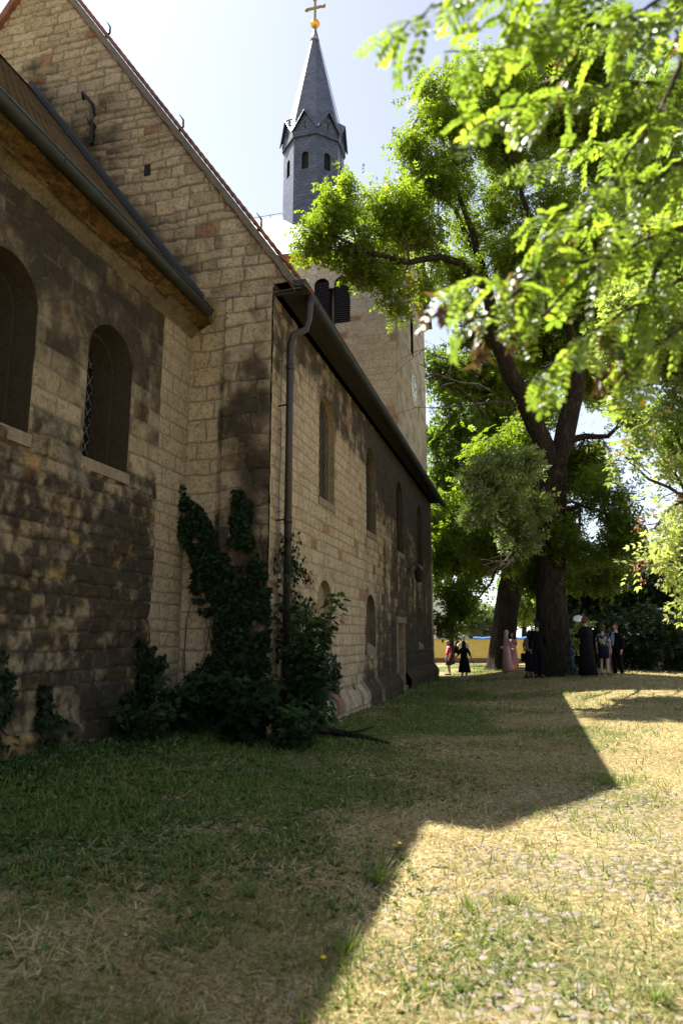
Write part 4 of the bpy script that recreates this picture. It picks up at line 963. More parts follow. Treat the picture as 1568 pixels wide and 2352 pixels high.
twigs('twigs', C2, [sp_(1160,1270,S2), sp_(1130,1190,S2), sp_(1200,1270,S2), sp_(1230,1180,S2)], 30, M['twig'], t2, 3, .08, 4)
def bgtree(label, px, clumps, n, mat, seed, tpl=TP_SPRAY, size=.5, gap=.40, tmin=.1, tmax=.9, tr=.25, **kw):
    u, v, s = px; p = at(u, v, s=s); zg = gzf(p.x, p.y); t = thing('tree', label, 'tree', (p.x, p.y, zg), 'trees in the background')
    C = [clump(*a) for a in clumps]; top = max(c[2] for c in C); cx_ = sum(c[0] for c in C)/len(C); cy_ = sum(c[1] for c in C)/len(C)
    limbs('trunk', [[(Vector((p.x, p.y, zg-.3)), tr), (Vector((p.x, p.y, zg+(top-zg)*.35)), tr*.8), (Vector((cx_, cy_, zg+(top-zg)*.7)), tr*.4)]], M['bark'], t, seed)
    crown('crown', C, n, tpl, size, mat, t, seed, gap=gap, gs=.6, tmin=tmin, tmax=tmax, **kw)
    twigs('twigs', C, [(p.x, p.y, zg+(top-zg)*.4), (cx_, cy_, zg+(top-zg)*.7)], 30, M['twig'], t, seed, .1, 4)
    return t
bgtree('tall light green tree behind the far end of the church', (1035, 1525, 44), [(1040,850,55,43), (1110,840,60,44), (1180,870,60,45), (1230,940,60,46), (1010,930,50,43), (1080,900,70,44), (1050,990,75,43), (1110,1000,80,45), (1020,1080,60,42), (1070,1120,70,43), (1010,1200,55,42), (1060,1230,50,43), (1130,930,60,46), (1160,1080,80,47), (1000,1330,40,42), (1020,1280,45,42), (1170,960,60,47), (1210,1060,70,48)], 22000, M['bgleaf'], 41, size=.55, gap=.42)
bgtree('yellow green bushy tree behind the blue tarpaulin on the wall', (1205, 1500, 52), [(1205,1405,34,52), (1180,1380,30,52), (1235,1390,34,52), (1215,1350,40,54), (1250,1340,40,54), (1180,1340,30,53)], 5200, M['elder'], 42, size=.45, gap=.40, tmin=0, tmax=.6)
bgtree('grey green round tree behind the yellow wall', (1078, 1500, 50), [(1080,1425,24,50), (1058,1440,20,50), (1105,1430,26,50), (1090,1400,20,50), (1120,1410,20,51), (1125,1450,22,50)], 4200, M['olive'], 43, size=.34, gap=.36)
for q, (lab, px, cl_, n, mt) in enumerate([
    ('broad dark tree behind the man in the dark suit', (1400,1530,36), [(1330,1370,55,36), (1400,1380,60,36), (1300,1420,50,37), (1360,1310,60,38), (1290,1350,50,38)], 7000, M['darkleaf']),
    ('dark tree low under the right hand canopy', (1480,1530,34), [(1470,1340,60,34), (1530,1370,70,34), (1440,1400,60,34), (1500,1290,45,36), (1570,1300,50,36), (1600,1390,80,35)], 8000, M['darkleaf'])]):
    bgtree(lab, px, cl_, n, mt, 50+q, size=.42, gap=.34, tmin=.1)
def bush(label, px, clumps, n, mat, seed, size=.22, tpl=TP_SPRAY, gap=.3, grp=None, cat='bush', name='bush'):
    u, v, s = px; p = at(u, v, s=s); zg = gzf(p.x, p.y); t = thing(name, label, cat, (p.x, p.y, zg), grp); C = [clump(*a) for a in clumps]
    crown('foliage', C, n, tpl, size, mat, t, seed, gap=gap, gs=1.5, shell=.3)
    rg = random.Random(seed); m = MB()
    for c in C: m.tube([(p.x+rg.uniform(-.1,.1), p.y+rg.uniform(-.1,.1), zg-.05), (p.x*.4+c[0]*.6, p.y*.4+c[1]*.6, zg*.4+c[2]*.6), c[:3]], [.03, .02, .008], 5)
    m.build('stems', M['twig'], t); return t
bush('dark bush behind the tall man looking up', (1350,1535,31), [(1340,1470,50,31), (1375,1500,36,31), (1320,1500,30,31)], 3200, M['darkleaf'], 61, .3, grp='dark bushes behind the guests')
bush('dark bush behind the couple at the right', (1430,1535,30), [(1420,1470,50,30), (1450,1500,40,30), (1400,1500,34,30)], 3200, M['darkleaf'], 62, .3, grp='dark bushes behind the guests')
bush('widest dark bush at the right edge of the lawn', (1520,1535,29), [(1500,1440,56,29), (1540,1490,50,29), (1580,1440,60,29), (1480,1500,36,29), (1560,1510,34,29), (1620,1480,60,29)], 5600, M['darkleaf'], 63, .3, grp='dark bushes behind the guests')
bush('small sunlit bush beside the great trunk', (1335,1500,30), [(1333,1455,16,29), (1330,1480,14,29), (1338,1430,14,29)], 420, M['elder'], 64, .22, gap=.2)

# ---------------------------------------------------------------- robinia close to the camera, trunk outside the view on the right
rt = thing('robinia_tree', 'sunlit out of focus robinia branches hanging in at upper right', 'tree', (3.6, 1.6, gzf(3.6, 1.6)))
trunk('trunk', [(Vector((3.6, 1.6, -.2)), .17), (Vector((3.5, 1.7, 1.6)), .13), (Vector((3.2, 2.0, 3.2)), .10), (Vector((2.8, 2.2, 4.6)), .06)], M['bark'], rt, 15, 16)
BR = [[(1720,470,2.9), (1568,520,2.6), (1400,585,2.35), (1250,620,2.2), (1130,642,2.1), (1010,658,2.0)],
 [(1720,-60,2.7), (1568,130,2.5), (1500,290,2.4), (1380,420,2.3), (1280,520,2.25), (1200,600,2.2)],
 [(1560,-260,2.5), (1400,-80,2.2), (1250,-10,2.0), (1100,-25,1.9), (990,15,1.8), (905,75,1.75)],
 [(1720,150,3.0), (1500,190,2.7), (1350,200,2.5), (1200,240,2.3), (1090,290,2.1), (1010,215,2.05)],
 [(1720,20,2.8), (1500,60,2.5), (1350,60,2.3), (1200,100,2.1), (1080,120,2.0), (1020,120,1.95)],
 [(1720,600,2.8), (1568,640,2.6), (1470,690,2.5), (1400,740,2.4), (1320,780,2.3), (1290,820,2.25), (1240,860,2.2)],
 [(1720,690,2.7), (1580,740,2.5), (1500,800,2.4), (1450,850,2.3), (1420,880,2.3)],
 [(1720,350,3.0), (1560,380,2.8), (1430,430,2.6), (1330,470,2.5), (1220,500,2.4)],
 [(1680,-140,3.2), (1568,0,3.0), (1480,100,2.9), (1400,180,2.8)],
 [(1250,620,2.2), (1180,680,2.15), (1120,722,2.1), (1060,748,2.1)],
 [(1400,585,2.35), (1320,650,2.3), (1250,720,2.25), (1200,760,2.2)],
 [(1720,250,3.3), (1568,280,3.1), (1450,320,2.95), (1300,345,2.8), (1180,390,2.7)],
 [(1568,520,2.6), (1510,610,2.5), (1470,700,2.45), (1440,800,2.4)],
 [(1720,80,3.4), (1600,120,3.2), (1500,120,3.1), (1400,100,3.0), (1300,120,2.9)],
 [(1720,540,3.3), (1600,560,3.1), (1480,520,3.0), (1360,520,2.9), (1280,560,2.8)],
 [(1720,300,2.4), (1620,330,2.3), (1520,400,2.25), (1450,480,2.2), (1400,520,2.15)],
 [(1400,-200,2.4), (1330,-60,2.2), (1240,40,2.1), (1150,60,2.05)],
 [(1720,-100,2.2), (1600,-60,2.1), (1480,20,2.05), (1400,60,2.0)],
 [(1720,430,3.4), (1590,450,3.2), (1450,560,3.1), (1330,600,3.0)]]
rg = np.random.default_rng(77); LP, LX, LN, LS, LT = [], [], [], [], []
mb = MB(); right = Vector((math.cos(HEAD), math.sin(HEAD), 0))
root_pt = Vector((3.0, 2.1, 3.8))
for bi, b in enumerate(BR):
    pts = [Vector(sp_(*q)) for q in b]
    if b[0][0] > 1560 and b[0][0] != 1568: mb.tube([root_pt, root_pt.lerp(pts[0], .5)+Vector((0,0,.15)), pts[0]], [.03, .02, .014], 6)
    fine = []
    for i in range(len(pts)-1):
        K = max(2, int((pts[i+1]-pts[i]).length/.03))
        for q in range(K): fine.append(pts[i].lerp(pts[i+1], q/K)+Vector(rg.normal(size=3)*.003))
    fine.append(pts[-1]); N_ = len(fine); mb.tube(fine, [.012*(1-i/N_)+.002 for i in range(N_)], 5)
    for i in range(2, N_):
        if rg.random() < .15: continue
        for rep in range(1 if (i % 2) else 2):
            t_ = (fine[i]-fine[i-1]).normalized(); side = 1 if (i+rep) % 2 else -1
            d = t_*rg.uniform(.2, .9)+Vector((0,0,1)).cross(t_)*side*rg.uniform(.3, 1)+Vector((rg.normal()*.3, rg.normal()*.3, -.45+rg.normal()*.35))
            LP.append(tuple(fine[i])); LX.append(tuple(d)); LN.append((rg.normal()*.5, rg.normal()*.5, 1.0)); LS.append(rg.uniform(.10, .20)*(1-.2*(i/N_))); LT.append(np.clip(rg.normal(.5, .2), 0, .9))
LP, LX, LN, LS, LT = map(np.array, (LP, LX, LN, LS, LT))
fo = scatter('foliage', TP_ROB, LP, LX, LN, LS, LT, M['robinia'], rt, .2)
a_ = fo.data.attributes['tint']; buf = np.empty(len(fo.data.vertices), np.float32); a_.data.foreach_get('value', buf)
nl = len(LP)*14; buf = np.minimum(buf, .9); flip = (np.arange(len(buf))//6) % 701 == 3; buf[flip] = .99; a_.data.foreach_set('value', buf)
mb.build('branches', M['twig'], rt, True)
P = []; 
for (u, v, s) in [(1020,700,2.2), (1300,60,2.6), (1290,120,2.7), (1290,210,2.5), (1300,560,2.6), (1180,740,2.3), (1160,660,2.3), (1390,770,2.4), (1380,860,2.4), (1420,850,2.4), (1100,800,2.4), (1180,770,2.3), (1490,560,2.8), (1560,100,2.8)]:
    c = np.array(sp_(u, v, s)); n = 26; P = c+rg.normal(size=(n,3))*np.array([.011, .011, .026])
    scatter('dry_pod_cluster', TP_STRAW, P, rg.normal(size=(n,3))*.5+[0,0,-1], rg.normal(size=(n,3)), np.stack([rg.uniform(.04,.07,n), np.full(n,.016), np.full(n,.02)], 1), rg.random(n), M['deadleaf'], rt)

# ---------------------------------------------------------------- shrub-like tree at the right with reddish fruit
et = thing('elder_tree', 'pale sunlit leafy tree with reddish fruit clusters at the right edge', 'tree', (4.2, 7.6, gzf(4.2, 7.6)))
EC_ = [clump(*a) for a in [(1500,690,85,7), (1450,790,60,6.8), (1550,800,85,7), (1430,900,42,6.6), (1475,985,52,6.6), (1435,1050,44,6.4), (1550,930,60,6.8), (1550,1130,52,6.6), (1500,1215,44,6.4), (1487,1310,30,6.2), (1555,1290,50,6.4), (1600,1000,80,7), (1600,1200,70,6.8), (1540,580,70,7.4), (1600,600,80,7.4), (1400,800,28,6.7), (1420,700,40,7.2), (1590,1370,34,6.4), (1530,1060,26,6.6)]]
crown('crown', EC_, 6200, TP_ELD, .16, M['elder'], et, 71, gap=.44, gs=3.6, tmin=.1, tmax=1.0, droop=.25)
trunk('trunk', [(Vector((4.2, 7.6, -.2)), .16), (Vector((4.1, 7.6, 1.8)), .12), (Vector((3.6, 7.5, 3.4)), .09)], M['bark'], et, 16, 14)
hb = [(3.9, 7.6, 2.6), (3.6, 7.5, 3.4), sp_(1560, 880, 7), sp_(1580, 1150, 6.8)]
limbs('limb', [[(Vector(hb[0]), .06), (Vector(hb[3]), .03)], [(Vector(hb[1]), .06), (Vector(hb[2]), .035), (Vector(sp_(1500, 720, 7)), .015)]], M['bark'], et, 6, 8)
twigs('twigs', EC_, hb, 30, M['twig'], et, 12, .02, 6)
P = []
for c in EC_:
    for q in range(3): cc = np.array(c[:3])+unit(rg.normal(size=3))*c[3]*.85; P.append(cc+rg.normal(size=(26,3))*.022)
P = np.concatenate(P); n = len(P)
scatter('fruit_clusters', TP_STRAW, P, rg.normal(size=(n,3)), rg.normal(size=(n,3)), np.stack([np.full(n,.018), np.full(n,.014), np.full(n,.01)], 1), rg.random(n), M['berry'], et)

# ---------------------------------------------------------------- ivy and shrubs along the church
def area_(P): return abs(sum(P[i][0]*P[i-1][1]-P[i-1][0]*P[i][1] for i in range(len(P))))
def ivy_patch(label, plane, polys, n, seed, name='ivy', size=(.05, .10), mat='ivy', thick=.10, grp='ivy on the church walls', lam=1.0):
    """polys: lists of photo outlines on a wall plane; leaves stand off the wall, stems run up it"""
    rg = np.random.default_rng(seed); ax, val, nrm = plane; P = []; stems = MB()
    for poly in polys:
        Q = np.array([tuple(at(u, v, **{ax: val})) for u, v in poly]); k = 1 if ax == 'X' else 0
        lo, hi = Q.min(0), Q.max(0); got = 0; area = (hi[k]-lo[k])*(hi[2]-lo[2]); want = int(n*area_(poly)/sum(area_(p_) for p_ in polys)); tries = 0
        while got < want and tries < 40:
            tries += 1; c = rg.random((4000, 2))*np.array([hi[k]-lo[k], hi[2]-lo[2]])+np.array([lo[k], lo[2]]); ins = np.zeros(len(c), bool); j = len(Q)-1
            for i in range(len(Q)):
                a, b = Q[i], Q[j]; cond = ((a[2] > c[:,1]) != (b[2] > c[:,1])) & (c[:,0] < (b[k]-a[k])*(c[:,1]-a[2])/(b[2]-a[2]+1e-9)+a[k]); ins ^= cond; j = i
            ins &= fbm(c[:,0]*4.5, c[:,1]*4.5, seed=seed+1, o=4) > .40
            c = c[ins][:want-got]; got += len(c); p = np.zeros((len(c), 3)); p[:,k] = c[:,0]; p[:,2] = c[:,1]
            p[:,1-k] = val; P.append(p)
    P = np.concatenate(P); m_ = len(P); out = rg.random(m_)**1.4*thick+.02; P += np.outer(out, nrm)
    g_ = gz(P[:,0], P[:,1]); P = P[P[:,2] > g_+.0]; m_ = len(P)
    Nd = np.array(nrm)*1.2+rg.normal(size=(m_,3))*.45+[0,0,.35]; Xd = rg.normal(size=(m_,3))*.5+[0,0,-1]
    o = thing(name, label, 'ivy', tuple(P[np.argmin(P[:,2])]), grp)
    scatter('leaves', TP_LOBED, P, Xd, Nd, rg.uniform(*size, m_), np.clip(rg.normal(.35, .25, m_), 0, 1), M[mat], o)
    for q in range(14):
        a = P[rg.integers(m_)]; b = P[rg.integers(m_)]; 
        if a[2] > b[2]: a, b = b, a
        a = a.copy(); a[2] = min(a[2], P[:,2].min()+.3); a -= np.array(nrm)*.03; b = b-np.array(nrm)*.04
        kk = [Vector(a).lerp(Vector(b), t)+Vector((rg.normal()*.03*(nrm[0] == 0), rg.normal()*.03*(nrm[1] == 0), 0)) for t in np.linspace(0, 1, 7)]
        stems.tube(kk, [.012-.0015*i for i in range(7)], 4)
    stems.build('stems', M['twig'], o); return o
GPL = ('Y', YG-.08, (0, -1, 0))
ivy_patch('thick dark ivy climbing the front corner beside the downpipe', GPL, [
    [(412,1100),(420,1085),(432,1140),(466,1165),(496,1210),(515,1300),(455,1300),(430,1250),(406,1200)],
    [(455,1285),(520,1270),(560,1290),(622,1290),(624,1480),(622,1660),(505,1670),(500,1480),(505,1405),(462,1425),(448,1395)],
    [(548,1105),(562,1130),(582,1160),(578,1230),(600,1260),(600,1310),(528,1310),(540,1180)],
    [(420,1580),(515,1480),(520,1690),(390,1690)]], 11500, 91, size=(.045, .095), thick=.2)
ivy_patch('narrow ivy wrapping the lower end of the downpipe', ('X', XN+.05, (1, 0, 0)), [
    [(640,1210),(655,1230),(662,1270),(680,1310),(685,1340),(660,1340),(690,1380),(720,1430),(700,1640),(630,1640),(622,1300)]], 1500, 92, size=(.055, .10), thick=.3)
ivy_patch('ivy strip on the choir wall next to the corner', ('X', XC+.03, (1, 0, 0)), [[(312,1465),(345,1470),(345,1520),(370,1500),(375,1530),(345,1560),(340,1690),(262,1670),(275,1600),(310,1570)]], 1100, 93)
ivy_patch('ragged ivy strip low on the middle of the choir wall', ('X', XC+.03, (1, 0, 0)), [[(85,1570),(105,1570),(110,1640),(120,1740),(70,1760),(75,1650)], [(120,1640),(135,1640),(160,1720),(120,1730)]], 500, 94)
ivy_patch('ivy at the left edge of the photo on the choir wall', ('X', XC+.03, (1, 0, 0)), [[(-60,1480),(0,1490),(20,1560),(22,1660),(40,1770),(-60,1800)]], 900, 95)
ivy_patch('thin ivy hanging below the first blind niche', ('X', XN+.06, (1, 0, 0)), [[(738,1490),(748,1500),(752,1560),(742,1590),(735,1540)], [(762,1500),(776,1530),(778,1620),(768,1640),(758,1560)], [(808,1570),(822,1620),(815,1630)]], 620, 96, size=(.045, .08), thick=.06)
# sapling with lobed leaves and the dark shrubs in front of the corner
def sapling(label, base, hgt, spread, n, seed, mat='shrub', size=(.10, .19), grp='shrubs at the church corner', name='shrub'):
    rg = np.random.default_rng(seed); b = Vector((*base, gzf(*base))); o = thing(name, label, 'shrub', b, grp); P = []; Xd = []; m = MB()
    for q in range(9):
        a = rg.random()*6.28; top = b+Vector((math.cos(a)*spread*rg.uniform(.2, 1), math.sin(a)*spread*rg.uniform(.2, 1), hgt*rg.uniform(.55, 1)))
        mid = b.lerp(top, .5)+Vector((rg.normal()*.05, rg.normal()*.05, .1*hgt)); m.tube([b-Vector((0,0,.1)), mid, top], [.018, .012, .004], 5)
        for k in range(n//9):
            t = rg.uniform(.12, 1); p = (b.lerp(mid, t*2) if t < .5 else mid.lerp(top, t*2-1)); an = rg.random()*6.28; l = rg.uniform(.03, .22)*(1.2-t*.5)
            d = Vector((math.cos(an), math.sin(an), rg.uniform(-.3, .3))); P.append(tuple(p+d*l)); Xd.append((d.x, d.y, d.z-.5))
    P = np.array(P); Xd = np.array(Xd); k = len(P)
    scatter('leaves', TP_LOBED, P, Xd, rg.normal(size=(k,3))*.35+[0,-.2,1], rg.uniform(*size, k), np.clip(.15+.7*(P[:,2]-b.z)/hgt+rg.normal(size=k)*.12, 0, 1), M[mat], o)
    m.build('stems', M['twig'], o); return o
def gpt(u, v): p = on_ground(u, v); return (p.x, p.y)
sapling('tallest shrub with lobed leaves in front of the downpipe', (-3.2, 9.9), 2.2, .42, 1100, 101, size=(.07, .16))
sapling('lobed leaf shrub right of the tallest one, against the nave wall', (-3.45, 10.9), 1.05, .38, 420, 102, size=(.06, .13))
sapling('low spreading shrub in front of the tallest shrub', (-3.15, 9.1), .65, .5, 520, 103, size=(.06, .13))
sapling('dark low shrub at the foot of the ivy covered corner', (-3.8, 9.0), 1.05, .7, 700, 104, 'ivy')
sapling('dark shrub in the inner corner of choir and gable', (-4.75, 9.0), 1.0, .6, 700, 105, 'shrub', (.07, .13))
sapling('small dark shrub left of the corner shrubs, against choir wall', (-4.95, 8.1), .55, .55, 380, 106, 'ivy', (.06, .11))
# dry plants hanging from the choir gutter's end
gp0 = at(468, 690, Y=YG-.18); rg = np.random.default_rng(5); n = 260
P = np.array([gp0.x+.02, gp0.y, gp0.z+.06])+rg.normal(size=(n,3))*np.array([.05, .04, .03]); P[:,0] += rg.random(n)*.22
P2 = P+np.array([0,0,-1])*rg.random((n,1))**1.5*.42*(.4+(P[:,0:1]-gp0.x)*3.5)
o = thing('dry_plant', 'dry brown plant hanging from the end of the choir gutter', 'plant', tuple(gp0))
scatter('stalks', TP_STRAW, P2, rg.normal(size=(n,3))*.18+[0,0,-1], rg.normal(size=(n,3)), np.stack([rg.uniform(.10,.26,n), np.full(n,.008), np.full(n,.01)], 1), rg.random(n)*.4, M['straw'], o)
# fallen dark branch
a, b, c = on_ground(700, 1688), on_ground(800, 1695), on_ground(893, 1712)
o = limbs('fallen_branch', [[(a+Vector((0,0,.14)), .10), (a.lerp(b, .3)+Vector((0,0,.10)), .075), (b+Vector((0,0,.06)), .05), (c+Vector((0,0,.03)), .02)], [(b+Vector((0,0,.06)), .03), (b+Vector((.3,.5,.12)), .01)], [(a.lerp(b,.5)+Vector((0,0,.08)), .03), (a.lerp(b,.5)+Vector((.4,-.2,.06)), .01)]], M['bark'], None, 8, 8)
tag(o, 'fallen dark branch lying in the shaded grass', 'branch')

# ---------------------------------------------------------------- boundary wall, houses, tarpaulin
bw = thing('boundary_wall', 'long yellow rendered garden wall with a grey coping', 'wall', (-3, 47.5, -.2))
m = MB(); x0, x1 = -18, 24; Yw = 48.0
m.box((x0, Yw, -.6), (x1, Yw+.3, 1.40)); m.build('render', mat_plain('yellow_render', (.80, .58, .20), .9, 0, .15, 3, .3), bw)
m = MB(); m.box((x0, Yw-.03, -.6), (x1, Yw, .16)); m.build('plinth', mat_plain('brown_plinth', (.24, .13, .07), .95, 0, .4, 4, .6), bw)
m = MB()
for q in range(21): m.box((x0+q*2+.01, Yw-.07, 1.40), (x0+q*2+1.99, Yw+.37, 1.465))
m.build('coping', mat_plain('grey_coping', (.42, .41, .40), .8, 0, .2, 5, .3), bw)
a, b = at(1086, 1467, Y=Yw+.1), at(1237, 1466, Y=Yw+.1); m = MB(); pts = []
for q in range(31):
    t = q/30; x = a.x+(b.x-a.x)*t; z = 1.47+.02*math.sin(q*1.1)+.012*math.sin(q*2.7); pts.append(x); m.v += [(x, Yw-.1, z), (x, Yw-.02, z+.05), (x, Yw+.5, z+.11), (x, Yw+1.2, z+.07), (x, Yw+1.2, z+.03), (x, Yw-.06, z-.02)]
for q in range(30):
    for k in range(6): m.f.append((q*6+k, (q+1)*6+k, (q+1)*6+(k+1) % 6, q*6+(k+1) % 6))
tag(m.build('tarpaulin', mat_plain('blue_tarpaulin', (.03, .12, .42), .45, 0, .3, 2, .3), None, True), 'blue tarpaulin lying along the top of the yellow wall', 'tarpaulin')
def house(label, x0, x1, y0, y1, ze, zr, wall, roof, wins):
    h = thing('house', label, 'house', ((x0+x1)/2, y0, 0)); m = MB(); m.box((x0, y0, -.5), (x1, y1, ze)); xm = (x0+x1)/2
    m.add([(x0, y0, ze), (x1, y0, ze), (xm, y0, zr), (x0, y1, ze), (x1, y1, ze), (xm, y1, zr)], [(0,1,2), (5,4,3)]); m.build('wall', wall, h)
    m = MB(); 
    for sx in (-1, 1):
        xe = xm+sx*((x1-x0)/2+.35); zz = ze-(zr-ze)*.35/((x1-x0)/2)
        m.add([(xm, y0-.3, zr+.15), (xe, y0-.3, zz+.15), (xe, y1+.3, zz+.15), (xm, y1+.3, zr+.15), (xm, y0-.3, zr), (xe, y0-.3, zz), (xe, y1+.3, zz), (xm, y1+.3, zr)], [(0,1,2,3),(7,6,5,4),(0,4,5,1),(1,5,6,2),(2,6,7,3)])
    m.build('roof', roof, h)
    for (x, z, w_, hh) in wins:
        f_ = MB(); f_.box((x-w_/2, y0-.04, z-hh/2), (x+w_/2, y0+.0, z-hh/2+.08)); f_.box((x-w_/2, y0-.04, z+hh/2-.08), (x+w_/2, y0, z+hh/2)); f_.box((x-w_/2, y0-.04, z-hh/2+.08), (x-w_/2+.08, y0, z+hh/2-.08)); f_.box((x+w_/2-.08, y0-.04, z-hh/2+.08), (x+w_/2, y0, z+hh/2-.08)); f_.box((x-.03, y0-.04, z-hh/2+.08), (x+.03, y0, z+hh/2-.08))
        wn = f_.build('window', mat_brownframe, h); p_ = MB(); p_.box((x-w_/2+.08, y0-.012, z-hh/2+.08), (x+w_/2-.08, y0-.008, z+hh/2-.08)); p_.build('pane', M['glass_plain'], wn)
mat_brownframe = mat_plain('brown_window_frame', (.20, .09, .05), .6); M['glass_plain'] = mat_plain('dark_pane', (.05, .06, .07), .15, 0, .1, 2, 0, .6)
p = at(1030, 1440, s=58); pw = at(1022, 1450, Y=60); 
house('white rendered gabled house behind the yellow wall', -13.5, -5.0, 60, 70, 4.0, 7.6, mat_plain('white_render', (.72, .71, .70), .9, 0, .08, 2, .1), mat_plain('brown_house_roof', (.13, .08, .07), .85, 0, .3, 3, .4), [(pw.x, 2.0, 1.5, 1.3), (pw.x+2.6, 2.0, 1.2, 1.3)])
a, b = at(1178, 1462, Y=58), at(1236, 1435, Y=62); sh = thing('shed', 'low shed with pale streaked corrugated roof beyond the tarpaulin', 'shed', (a.x+1.5, 60, 0))
zt_ = at(1200, 1437, Y=62).z; m = MB(); m.box((a.x-.5, 58.2, -.5), (a.x+6.5, 63, 1.3)); m.build('wall', mat_plain('shed_boards', (.3, .27, .22), .9), sh)
m = MB(); n_ = 60
for q in range(n_+1):
    x = a.x-.8+7.6*q/n_; dz = .04*math.sin(q*1.57); m.v += [(x, 57.8, 1.35+dz), (x, 62, zt_+dz), (x, 62, zt_+dz-.05), (x, 57.8, 1.30+dz)]
for q in range(n_):
    for k in range(4): m.f.append((q*4+k, q*4+(k+1) % 4, q*4+4+(k+1) % 4, q*4+4+k))
def mat_corr():
    t = NT('streaked_corrugated_sheet'); n = t.noise(1.0, 5, .7, t.scale(t.pos(), (3, .5, .5)))
    return t.pbr(t.ramp(n, [(.35, (.70, .72, .68)), (.5, (.5, .62, .55)), (.6, (.72, .72, .70)), (.72, (.35, .22, .15))]), .7)
m.build('roof', mat_corr(), sh); m = MB(); m.tube([(a.x-.8, 62, zt_+.06), (a.x+6.8, 62, zt_+.06)], .1, 8); m.build('ridge_tiles', M['redtile'], sh)

# far wood closing the horizon
rg = np.random.default_rng(3); FC = []
for q in range(120):
    az = rg.uniform(-.75, .95); d = rg.uniform(95, 140); r_ = rg.uniform(4, 7)
    if -.02 < az < .02: continue
    FC.append((math.sin(az)*d, math.cos(az)*d, rg.uniform(0, 2.5), r_))
o = crown('far_wood', FC, 16000, TP_SPRAY, 1.5, M['bgleaf'], None, 99, gap=.1, gs=.2); tag(o, 'distant belt of trees behind the houses', 'wood', None, 'stuff')

# ---------------------------------------------------------------- people
def skin_mesh(V, Eg, Rd, sub=1):
    me = bpy.data.meshes.new('tmp'); me.from_pydata([tuple(v) for v in V], Eg, []); o = bpy.data.objects.new('tmp', me); COL.objects.link(o)
    o.modifiers.new('s', 'SKIN'); ss = o.modifiers.new('u', 'SUBSURF'); ss.levels = sub; ss.render_levels = sub
    for i, r in enumerate(Rd): me.skin_vertices[0].data[i].radius = (r, r)
    me.skin_vertices[0].data[0].use_root = True
    dg = bpy.context.evaluated_depsgraph_get(); ev = o.evaluated_get(dg); m2 = bpy.data.meshes.new_from_object(ev)
    vs = [v.co.copy() for v in m2.vertices]; fs = [tuple(p.vertices) for p in m2.polygons]
    bpy.data.objects.remove(o); bpy.data.meshes.remove(me); bpy.data.meshes.remove(m2); return vs, fs
def cloth(name, col, rough=.85, var=.15): return mat_plain(name, col, rough, 0, var, 14, .2, .12)
M['skin'] = mat_plain('skin', (.46, .27, .19), .55, 0, .08, 5, .05)
M['bl_hair'] = cloth('blond_hair', (.55, .47, .33)); M['dk_hair'] = cloth('dark_hair', (.03, .02, .015)); M['gr_hair'] = cloth('grey_hair', (.33, .31, .29)); M['br_hair'] = cloth('brown_hair', (.10, .06, .035))
M['shoe'] = cloth('black_shoe', (.015, .014, .014), .4)
BS = dict(pelvis=(0,0,.93), waist=(0,0,1.08), chest=(0,.0,1.28), neckb=(0,-.01,1.44), neck=(0,.005,1.53), head=(0,.02,1.60))
RAD = dict(pelvis=.145, waist=.120, chest=.140, neckb=.07, neck=.05, head=.055)
